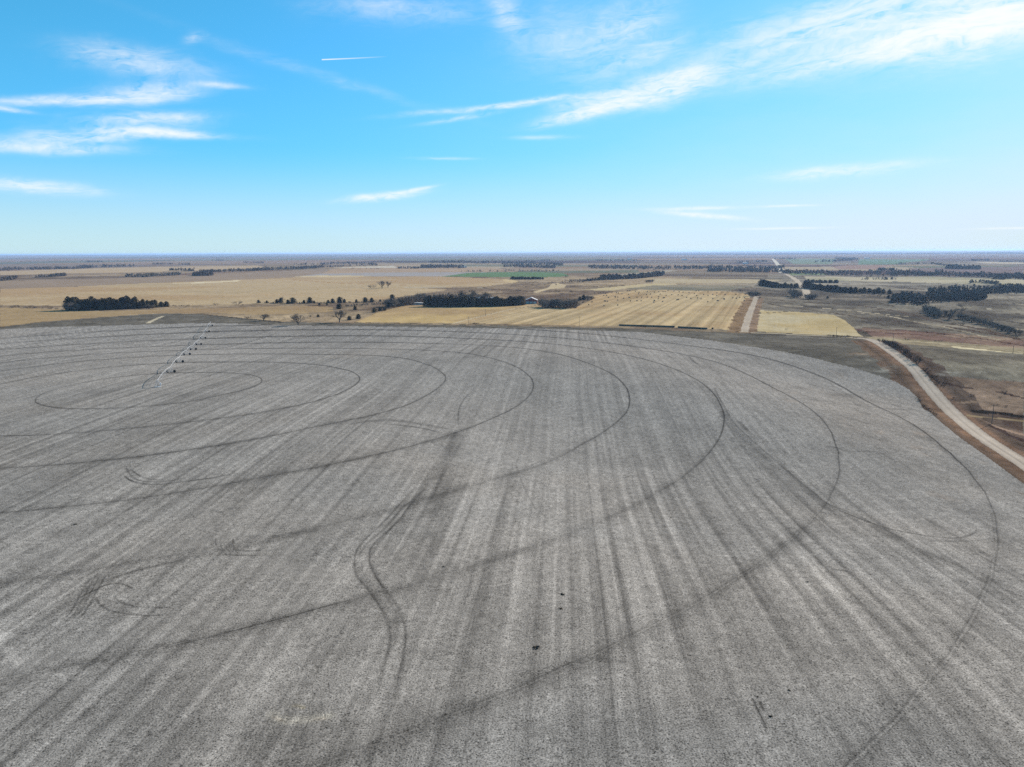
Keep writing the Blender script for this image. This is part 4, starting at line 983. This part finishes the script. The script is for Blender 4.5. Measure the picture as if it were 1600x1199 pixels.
WD = [
 ('broad grey wood across the right middle distance', [(1393,474),(1436,478),(1490,472),(1540,469)], 330, 9, 640, 'wood', 12),
 ('upper tongue of the broad right wood reaching the frame edge', [(1450,464),(1500,460),(1556,460),(1602,458)], 420, 9, 480, 'wood', 12),
 ('dark creek wood band below the green far field', [(1222,428),(1300,431),(1350,432.5),(1460,431.5),(1530,434),(1602,438)], 500, 11, 1200, 'wood', 9),
 ('dark wood behind the plowed field at centre right', [(1106,425.5),(1150,426),(1222,426.5)], 420, 13, 420, 'wood', 9),
 ('blue grey creek wood across the centre', [(920,420),(980,421.5),(1035,423),(1100,421),(1160,420),(1225,421)], 700, 13, 800, 'wood', 9),
 ('dark narrow wood left of the plowed field', [(936,438.5),(960,437.5),(1000,435.5),(1020,433),(1037,431)], 70, 14, 330, 'wood', 12),
 ('low brushy edge left of the narrow dark wood', [(890,441),(910,441),(936,438)], 40, 7, 120, 'wood', 9),
 ('blocky dark wood in the centre left distance', [(657,419.5),(690,419.6),(724,419.5)], 450, 15, 380, 'wood', 9),
 ('thin dark windbreak left of the blocky dark wood', [(620,420),(657,420)], 30, 11, 90, 'wood', 9),
 ('blue wood band above the pale fields at centre', [(670,412),(740,412.5),(822,415),(880,416)], 1200, 15, 700, 'wood', 8),
 ('dark wood right of the centre fields', [(787,418),(830,419),(868,420)], 350, 13, 260, 'wood', 8),
 ('scattered tree line beyond the green wheat field', [(720,425.4),(760,425.4),(800,424.6),(880,424.5)], 60, 9, 90, 'woodgrey', 9),
 ('long dark tree line left of centre', [(398,424),(430,422.5),(470,421),(505,418.5)], 260, 12, 420, 'wood', 9),
 ('grey blue tree line above the long dark one', [(456,415.5),(500,415),(540,413),(590,415)], 700, 13, 320, 'wood', 8),
 ('thin tree line running right from the long dark one', [(505,418.5),(540,417),(590,415.6)], 60, 10, 100, 'wood', 8),
 ('dark tree line right of the square left wood', [(312,427),(350,425.5),(400,424)], 200, 11, 320, 'wood', 9),
 ('square dark wood in the left distance', [(302,431.5),(318,431.5),(332,431.2)], 160, 13, 200, 'wood', 12),
 ('thin dark windbreak above the square left wood', [(265,423),(285,423.5),(304,424)], 60, 12, 110, 'wood', 9),
 ('grey creek wood in the left distance', [(197,433.5),(225,434),(250,432),(282,430.5)], 160, 11, 260, 'woodgrey', 9),
 ('dark creek wood right of the pale bank at far left', [(55,434.5),(80,433.5),(103,431.5)], 90, 11, 180, 'wood', 9),
 ('dark creek wood at the left frame edge', [(-4,440),(10,439),(27,436.5)], 120, 11, 180, 'wood', 9),
 ('long far tree line at the upper left', [(-4,423.5),(30,422.5),(70,421.5),(120,421)], 500, 13, 420, 'wood', 8),
 ('wooded rise in the upper left distance', [(120,421),(145,419),(180,418),(212,418)], 900, 14, 380, 'wood', 8),
 ('isolated far windbreak at the upper left', [(136,410),(160,410)], 120, 15, 80, 'wood', 7),
 ('far windbreak right of the wooded rise', [(237,413.5),(270,413.5)], 120, 13, 100, 'wood', 7),
 ('far windbreak right of centre left horizon', [(280,414),(298,414)], 120, 13, 60, 'wood', 7),
 ('far windbreak near the left horizon', [(331,408),(350,408)], 120, 14, 60, 'wood', 7),
 ('far dark windbreak at left of the middle', [(380,411),(412,411.5)], 120, 13, 90, 'wood', 7),
 ('cropped dark windbreak below the pale left field', [(540,421),(600,420.5)], 20, 5, 60, 'woodgrey', 7),
 ('far wood with a notch in the right distance', [(1478,420),(1500,421.5),(1531,421.5)], 260, 15, 260, 'wood', 9),
 ('tree line running left from the notched right wood', [(1400,414.5),(1430,413.5),(1455,413),(1478,416)], 200, 10, 120, 'wood', 8),
 ('far windbreak on the green far field', [(1305,405),(1342,406.5)], 200, 17, 120, 'wood', 7),
 ('far tree line below the green far field', [(1272,410.5),(1300,409.5),(1335,407.5)], 500, 15, 160, 'wood', 7),
 ('far windbreak beside the distant road', [(1209,405.5),(1243,405.5)], 150, 13, 80, 'wood', 7),
 ('narrow dark windbreak at right of the pale far slope', [(1371,423),(1397,423)], 60, 11, 80, 'wood', 8),
 ('far windbreak near the right horizon', [(1518,408),(1545,408)], 200, 14, 70, 'wood', 7),
 ('thin far tree line at the right edge', [(1560,410),(1602,410)], 150, 9, 70, 'wood', 7),
 ('grey tree line on the pale right field', [(1513,443),(1530,443),(1560,445)], 40, 8, 90, 'woodgrey', 9),
 ('dark fringe above the pale right field', [(1549,437),(1570,437.5)], 40, 7, 60, 'wood', 8),
 ('sparse tree line on the pale field right of the road', [(1345,437.5),(1365,437.5),(1400,437.5)], 30, 7, 60, 'woodgrey', 8),
 ('far trees left of the centre horizon', [(820,409),(860,408)], 600, 13, 90, 'wood', 7),
 ('far trees at the centre horizon', [(930,408),(1000,409)], 900, 13, 120, 'wood', 7),
 ('far trees left of the distant road', [(1150,412),(1200,410)], 500, 13, 110, 'wood', 7),
 ('low dark brush on the reddish bank above the bare trees', [(540,480),(600,476)], 30, 3.2, 70, 'woodgrey', 8),
 ('undergrowth along the foot of the creek cedar row', [(400,474.5),(470,474.8),(540,474),(600,472)], 8, 2.6, 180, 'woodgrey', 8),
]
for w_ in WD: wood_mass(w_[0], w_[1], w_[2], w_[3], w_[4], w_[5], w_[6])

# ---- bales
def bale_mesh():
    mb = MB(); mb.lathe([(-.78, .80), (-.74, .87), (-.60, .90), (0, .905), (.60, .90), (.74, .87), (.78, .80)], (0, 0, .88), 'x', 20)
    r = random.Random(3); mb.v = [(a + r.gauss(0, .012), b + r.gauss(0, .012), max(c + r.gauss(0, .014), -.02)) for a, b, c in mb.v]
    return mb.mesh('round_bale', M['bale'])
BALE = bale_mesh()
def bale_at(x, y, rz, label, group):
    o = bpy.data.objects.new('round_bale', BALE); sc.collection.objects.link(o); o.location = (x, y, hz(x, y)); o.rotation_euler = (0, 0, rz)
    tag(o, label, 'bale', group)
BZ = [(597,297),(612,295),(653,300),(886,293),(928,298),(1087,297),(1106,297),(519,310),(531,312),(738,302),(820,303),(789,306),(679,307),(966,304),(993,306),(1036,309),(1172,304),(1235,310),(441,317),(557,318),(604,321),(676,318),(760,320),(830,320),(913,324),(1075,316),(1140,322),(1205,322),(1293,322),(1371,322),(1440,320),(427,329),(447,330),(733,323),(873,330),(958,326),(986,331),(1091,330),(1172,330),(1234,329),(461,345),(507,339),(511,341),(527,341),(569,350),(607,343),(613,345),(665,344),(698,342),(738,343),(769,343),(819,340),(852,346),(859,345),(1019,343),(1097,348),(1206,352),(1285,352),(1348,347),(1374,350),(1398,343),(1432,345),(1467,317),(527,363),(433,369),(440,370),(454,372),(617,369),(664,368),(694,368),(786,366),(790,367),(816,353),(848,373),(1049,352),(1122,353),(785,378),(949,361),(955,359),(961,358),(1170,375),(1237,366),(1244,367),(1288,357),(1430,368),(315,365),(343,376),(279,380),(320,396),(429,404),(527,399),(361,312),(392,313)]
for a, b in BZ:
    x, y = ground_at(850 + a / 4.571, 390 + b / 4.571 + .4)
    bale_at(x, y, rad(rng.uniform(-30, 60)), 'dark round bale lying loose on the golden stubble field', 'round bales scattered over the stubble')
for (p0, p1, lb, gr) in (((968.3,509.4),(1053,511.8),'dark round bale set end to end in the long row by the road','long row of bales'), ((1060.5,512.6),(1104,514.8),'dark round bale set end to end in the short row by the road','short row of bales')):
    A, B = (Vector((*ground_at(*p), 0)) for p in (p0, p1)); L = (B - A).length; n = int(L / 1.62); ang = math.atan2((B - A).y, (B - A).x)
    for i in range(n + 1):
        p = A + (B - A) * (i / n); bale_at(p.x, p.y, ang, lb, gr)
x, y = ground_at(1113.3, 514.6); bale_at(x, y, .2, 'single dark round bale beyond the end of the short row', None)

# ---- utility poles
def pole_at(px, py, h, label, rz=.4):
    x, y, z = at(px, py); e = empty('utility_pole', (x, y, z), rz)
    p = MB(); p.tube([(0, 0, -.3), (0, 0, h * .5), (0, 0, h)], .17, 10, .11); p.obj('pole', M['pole'], e)
    c = MB(); c.box((0, .13, h - .6), (2.4, .12, .14)); c.tube([(-.6, .13, h - .62), (0, .12, h - 1.2)], .025, 5); c.tube([(.6, .13, h - .62), (0, .12, h - 1.2)], .025, 5); c.obj('crossarm', M['pole'], e)
    for q in (-1.1, -.45, 1.1):
        i_ = MB(); i_.lathe([(0, .03), (.05, .06), (.1, .03), (.14, .05), (.2, .02)], (q, .13, h - .53), 'z', 8); i_.obj('insulator', M['box'], e)
    tag(e, label, 'utility pole', 'poles along the country roads'); return e
for a in [(1549.5,662.5,10.2,'nearest dark wooden utility pole beside the gravel road on the reddish pasture'),(1306.5,526.5,9,'wooden utility pole at the brush row before the triangular field'),(1395,536,8,'wooden utility pole just behind the hedge at the road bend'),
          (1582.5,553,6.5,'small wooden utility pole near the right frame edge on the grass strip'),(732.5,508,9.5,'wooden utility pole at the foot of the barn drive'),(758.5,494,8.5,'wooden utility pole halfway up the barn drive'),(905,510.5,11,'tall wooden utility pole in front of the bale field'),(806,484,7,'far wooden utility pole near the top of the barn drive')]:
    pole_at(*a)

# ---- wire fence between the two right pastures
fp = GP([(1465,587.5),(1500,590),(1550,594.5),(1600,599),(1640,602.5)]); fe = empty('wire_fence', (fp[0][0], fp[0][1], hz(*fp[0])))
segl = [math.dist(fp[i], fp[i + 1]) for i in range(len(fp) - 1)]; tops = []; nn = 0
t = 0; k = 0
while k < len(segl):
    if t > segl[k]: t -= segl[k]; k += 1; continue
    f = t / segl[k]; x = fp[k][0] + (fp[k + 1][0] - fp[k][0]) * f; y = fp[k][1] + (fp[k + 1][1] - fp[k][1]) * f
    tops.append((x - fp[0][0], y - fp[0][1], hz(x, y) - hz(*fp[0]))); t += 4.5
pm = MB(); pm.tube([(0, 0, -.2), (0, 0, 1.35)], .065, 6, .055); pmm = pm.mesh('post', M['pole'])
for q in tops[:60]:
    o = bpy.data.objects.new('post', pmm); sc.collection.objects.link(o); o.parent = fe; o.location = q
for hh in (.45, .8, 1.15):
    wmb = MB(); wmb.tube([(a, b, c + hh) for a, b, c in tops[:60]], .008, 3, caps=False); wmb.obj('wire', M['galv'], fe)
tag(fe, 'wire fence on wooden posts dividing the two right pastures', 'fence')

# ---- dark clumps of residue on the crop field
def clump(px, py, s, label, n=40, stretch=1.0):
    x, y, z = at(px, py); mb = MB(); r = random.Random(int(px * 7 + py))
    for k in range(3):
        cx, cy = r.gauss(0, s * .35), r.gauss(0, s * .35) * stretch
        mb.lathe([(0, s * .42), (s * .10, s * .40), (s * .2, s * .28), (s * .28, s * .1)], (cx, cy, -.02), 'z', 9)
    mb.v = [(a * r.uniform(.8, 1.2), b * r.uniform(.8, 1.2), c * r.uniform(.8, 1.3)) for a, b, c in mb.v]
    for k in range(n): tri(mb, Vector((r.gauss(0, s * .45), r.gauss(0, s * .5) * stretch, abs(r.gauss(0, s * .14)) + .03)), s * .16 * r.uniform(.5, 1.3), r)
    o = mb.obj('residue_clump', M['clump']); o.location = (x, y, z); tag(o, label, 'clump')
for a in [(880,929,.6,'dark ragged clump of stalks, upper one right of the central pale strip'),(876,951.5,.5,'small dark clump of stalks just below the ragged upper one'),(836.5,1013,.68,'largest dark clump of stalks near the middle of the foreground'),(693,886,.45,'lone dark clump of stalks right of the curved twin wheel tracks'),
          (1261.5,909.5,.4,'tiny dark clump of stalks on the right half of the crop field'),(1204.5,1120,.42,'dark clump at the end of the short dark gouges'),(1234,1079,.3,'tiny dark speck of stalks above the short dark gouges'),(1183,1089,.3,'dark speck at the head of the short dark gouges'),(118,820,.5,'dark smear of stalks on the left of the crop field')]:
    clump(*a)

# ---- the centre pivot sprinkler
def build_pivot():
    T7 = ground_at(323, 519.5); a = math.atan2(T7[1] - PIV[1], T7[0] - PIV[0]); z0 = hz(*PIV)
    e = empty('center_pivot_sprinkler', (PIV[0], PIV[1], z0)); ca, sa = math.cos(a), math.sin(a)
    tag(e, 'long galvanised centre pivot irrigation machine on wheeled towers crossing the crop field', 'irrigation machine')
    def P(r, o, z): return (r * ca - o * sa, r * sa + o * ca, z)
    gzr = lambda r: hz(PIV[0] + r * ca, PIV[1] + r * sa) - z0
    HP = 3.9
    pt = MB()
    for i in (-1, 1):
        for j in (-1, 1): pt.tube([P(i * 1.7, j * 1.7, 0), P(i * .35, j * .35, 4.0)], .07, 6)
    for h_ in (.9, 2.0, 3.1):
        w = 1.7 - (1.7 - .35) * h_ / 4.0; c = [P(w, w, h_), P(-w, w, h_), P(-w, -w, h_), P(w, -w, h_)]
        for i in range(4): pt.tube([c[i], c[(i + 1) % 4]], .045, 5)
    pt.box((0, 0, .08), (3.0, 3.0, .14), a)
    pt.obj('pivot_tower', M['galv'], e)
    rp = MB(); rp.tube([(0, 0, 0), (0, 0, 4.3)], .13, 10); rp.tube([(0, 0, 4.3), P(.4, 0, 4.5), P(1.2, 0, 4.3), P(1.8, 0, HP)], .13, 10); rp.obj('riser_pipe', M['galv'], e)
    cb = MB(); cb.box(P(.2, -1.45, 1.6), (.9, .5, 1.3), a); cb.box(P(.2, -1.72, 1.6), (.7, .06, 1.0), a); cb.obj('control_box', M['box'], e)
    tw = MB(); tw.lathe([(-.22, .40), (-.22, .74), (-.15, .84), (.15, .84), (.22, .74), (.22, .40)], (0, 0, 0), 'y', 18)
    for k in range(18):                                      # tread lugs
        w = 6.283 * k / 18; tw.box((.85 * math.cos(w), 0, .85 * math.sin(w)), (.07, .34, .07))
    tyre = tw.mesh('tyre', M['tyre'])
    rm = MB(); rm.lathe([(-.14, .12), (-.14, .34), (.14, .34), (.14, .12)], (0, 0, 0), 'y', 14); rim = rm.mesh('rim', M['galv'])
    rad_ = [R1 + RS * k for k in range(8)]
    for k, R in enumerate(rad_):
        g = gzr(R)
        d = empty('drive_tower', P(R, 0, g), a); d.parent = e
        fr = MB(); fr.tube([(0, -2.1, .82), (0, 2.1, .82)], .11, 8)
        for s in (-1, 1):
            for q in (-.28, .28): fr.tube([(0, s * 1.85, .85), (q, s * .18, HP - .2)], .06, 6)
            fr.tube([(0, s * 1.2, 1.75), (0, -s * 1.2, 1.75)], .035, 5)
            fr.tube([(0, s * 1.2, 1.75), (0, -s * .5, 3.0)], .03, 5)
        fr.obj('frame', M['galv'], d)
        for s in (-1, 1):
            w = bpy.data.objects.new('wheel', tyre); sc.collection.objects.link(w); w.parent = d; w.location = (0, s * 2.15, .83); w.rotation_euler = (0, 0, math.pi / 2)
            r_ = bpy.data.objects.new('motor_gearbox', None) if False else None
        mb = MB(); mb.box((.25, 0, .95), (.4, .55, .35)); mb.obj('gear_motor', M['box'], d)
        # span from the previous tower
        r0 = 1.8 if k == 0 else rad_[k - 1]; za = gzr(r0) + HP if k else HP; zb = g + HP; n = 14
        def top(t): return za + (zb - za) * t + 1.15 * 4 * t * (1 - t)
        def bot(t): return za + (zb - za) * t + 1.15 * 4 * t * (1 - t) - 1.5 * min(1, 8 * t * (1 - t) * .9)
        sp = empty('span', P(r0, 0, 0)); sp.parent = e; ox, oy, _ = P(r0, 0, 0)
        def Q(t, o, z):
            x_, y_, z_ = P(r0 + (R - r0) * t, o, z); return (x_ - ox, y_ - oy, z_)
        pm_ = MB(); pm_.tube([Q(i / n, 0, top(i / n)) for i in range(n + 1)], .10, 8); pm_.obj('pipe', M['galv'], sp)
        tm = MB(); js = [i / 7 for i in range(1, 7)]
        for s in (-1, 1):
            pts = [Q(0, 0, za)] + [Q(t, s * .75, bot(t)) for t in js] + [Q(1, 0, zb)]
            for i in range(len(pts) - 1): tm.tube([pts[i], pts[i + 1]], .028, 4, caps=False)
            for t in js: tm.tube([Q(t, 0, top(t)), Q(t, s * .75, bot(t))], .04, 4, caps=False)
            tt = [0] + js + [1]
            for i in range(len(tt) - 1): tm.tube([Q(tt[i], 0, top(tt[i])), Q(min(tt[i + 1], .99), s * .7 if i < 6 else 0, bot(tt[i + 1]) if i < 6 else zb)], .02, 3, caps=False)
        for t in js: tm.tube([Q(t, -.75, bot(t)), Q(t, .75, bot(t))], .03, 4, caps=False)
        tm.obj('truss', M['galv'], sp)
        dm = MB()
        for i in range(1, 16):
            t = i / 16; dm.tube([Q(t, .15, top(t)), Q(t, .3, top(t) + .15), Q(t, .42, top(t) - 2.1)], .018, 3, caps=False)
        dm.obj('drop_hoses', M['tyre'], sp)['kind'] = 'stuff'
    R = rad_[-1]; g = gzr(R) + HP
    ov = MB(); ov.tube([P(R, 0, g), P(R + 7, 0, g + .3), P(R + 14, 0, g + .2)], .09, 7); ov.tube([P(R, 0, g), P(R, 0, g + 2.2)], .05, 5)
    ov.tube([P(R, 0, g + 2.2), P(R + 12, 0, g + .3)], .02, 4); ov.tube([P(R, 0, g + 2.2), P(R + 6, 0, g + .3)], .02, 4); ov.obj('overhang', M['galv'], e)
build_pivot()

# ---- farm buildings
def building(name, px, py, w, d, eave, ridge, rz, wall, roof, label, cat, doors=(), win=(), oh=.5):
    """gable end faces local -y; ridge runs along y"""
    x, y, z = at(px, py); e = empty(name, (x, y, z), rz)
    mb = MB(); W2, D2 = w / 2, d / 2
    A = [(-W2, -D2, -.5), (W2, -D2, -.5), (W2, -D2, eave), (0, -D2, ridge), (-W2, -D2, eave)]; B = [(a, D2, c) for a, _, c in A]
    mb.face(*A); mb.face(*B[::-1]); mb.face(A[0], A[4], B[4], B[0]); mb.face(A[1], B[1], B[2], A[2]); mb.obj('wall', wall, e)
    rf = MB(); s = (ridge - eave) / W2; t = .22
    for sg in (-1, 1):
        xe = sg * (W2 + oh); ze = eave - s * oh
        q = [(xe, -D2 - oh, ze + .03), (0, -D2 - oh, ridge + .03), (0, D2 + oh, ridge + .03), (xe, D2 + oh, ze + .03)]; p = [(a, b, c + t) for a, b, c in q]
        rf.face(*p); rf.face(*q[::-1])
        for i in range(4): rf.face(q[i], q[(i + 1) % 4], p[(i + 1) % 4], p[i])
    rf.obj('roof', roof, e)
    for (cx, ww, hh) in doors:
        m_ = MB(); m_.box((cx, -D2 - .04, hh / 2), (ww, .12, hh)); dd = m_.obj('door', M['white'], e)
        h2 = MB(); h2.box((cx + ww * .3, -D2 - .14, hh * .45), (.12, .06, .4)); h2.obj('handle', M['glass'], dd)
    for (cx, cz, ww, hh) in win:
        m_ = MB(); m_.box((cx, -D2 - .03, cz), (ww + .3, .10, hh + .3)); wo = m_.obj('window', M['white'], e)
        g_ = MB(); g_.box((cx, -D2 - .09, cz), (ww, .05, hh)); g_.obj('pane', M['glass'], wo)
    return tag(e, label, cat)
building('red_barn', 830.5, 474.2, 19, 16, 5.2, 9.2, -.05, M['redwall'], M['roof'], 'dark red gabled barn with pale metal roof and white doors at the drive end', 'barn', doors=((-6.2, 4.6, 3.4), (-.6, 4.6, 3.4), (5.4, 4.6, 3.4)), win=((0, 6.4, 1.2, 1.0),))
building('farm_shed', 652, 476.2, 20, 9, 2.3, 3.3, .15, M['grey'], M['roof'], 'low pale roofed shed at the left end of the cedar windbreak', 'shed', doors=((-4, 3, 1.9),))
building('long_barn', 746, 468.8, 12, 36, 3.2, 5.4, math.pi / 2 + .05, M['grey'], M['roof'], 'long pale roofed barn showing over the cedar windbreak', 'barn', doors=((0, 3.4, 2.8),))
building('small_shed', 848, 473.0, 5, 5, 3.0, 4.1, .3, M['white'], M['roof'], 'small whitish shed just right of the red barn', 'shed', doors=((0, 1.6, 2.0),))
building('farm_outbuilding', 772, 469.0, 14, 10, 3.2, 5.0, .4, M['grey'], M['roof'], 'pale roof right of the long barn above the windbreak', 'shed', doors=((0, 3, 2.4),))
for a, b, s, l in ((983.5, 405.6, 1.6, 'tiny white farm building near the centre horizon'), (1069, 406.8, 1.8, 'tiny white farm building right of the centre horizon one'), (1165, 412.5, 1.3, 'tiny pale farm building left of the distant road'), (665, 419.0, 1.0, 'white speck of a building by the blocky dark wood'), (725, 418.5, 1.2, 'white building at the right end of the blocky dark wood'), (1355, 404.6, 1.8, 'tiny white building on the right horizon')):
    building('farm_building', a, b, 18 * s, 22 * s, 4.5 * s, 7 * s, .6, M['white'], M['roof'], l, 'building', doors=((0, 4, 4),))

# ---- the air
def haze():
    mb = MB(); mb.box((0, 0, (HZ0 + HZ1) / 2), (118000, 118000, HZ1 - HZ0))
    m = bpy.data.materials.new('haze'); m.use_nodes = True; nt = m.node_tree; nt.nodes.clear()
    v = nt.nodes.new('ShaderNodeVolumePrincipled'); v.inputs['Color'].default_value = (.48, .68, 1.0, 1); v.inputs['Density'].default_value = HAZE; v.inputs['Anisotropy'].default_value = .2
    o = nt.nodes.new('ShaderNodeOutputMaterial'); nt.links.new(v.outputs[0], o.inputs['Volume'])
    ob = mb.obj('haze', m); ob['kind'] = 'stuff'; ob['label'] = 'thin blue air haze over the far plain'
HZ0, HZ1, HAZE = -45.0, 95.0, 3.4e-5
print('z range', gz.min(), gz.max())
haze()
cy = sc.cycles
cy.use_denoising = False; cy.volume_bounces = 0; cy.max_bounces = 4; cy.diffuse_bounces = 2; cy.glossy_bounces = 1
cy.sample_clamp_indirect = 4
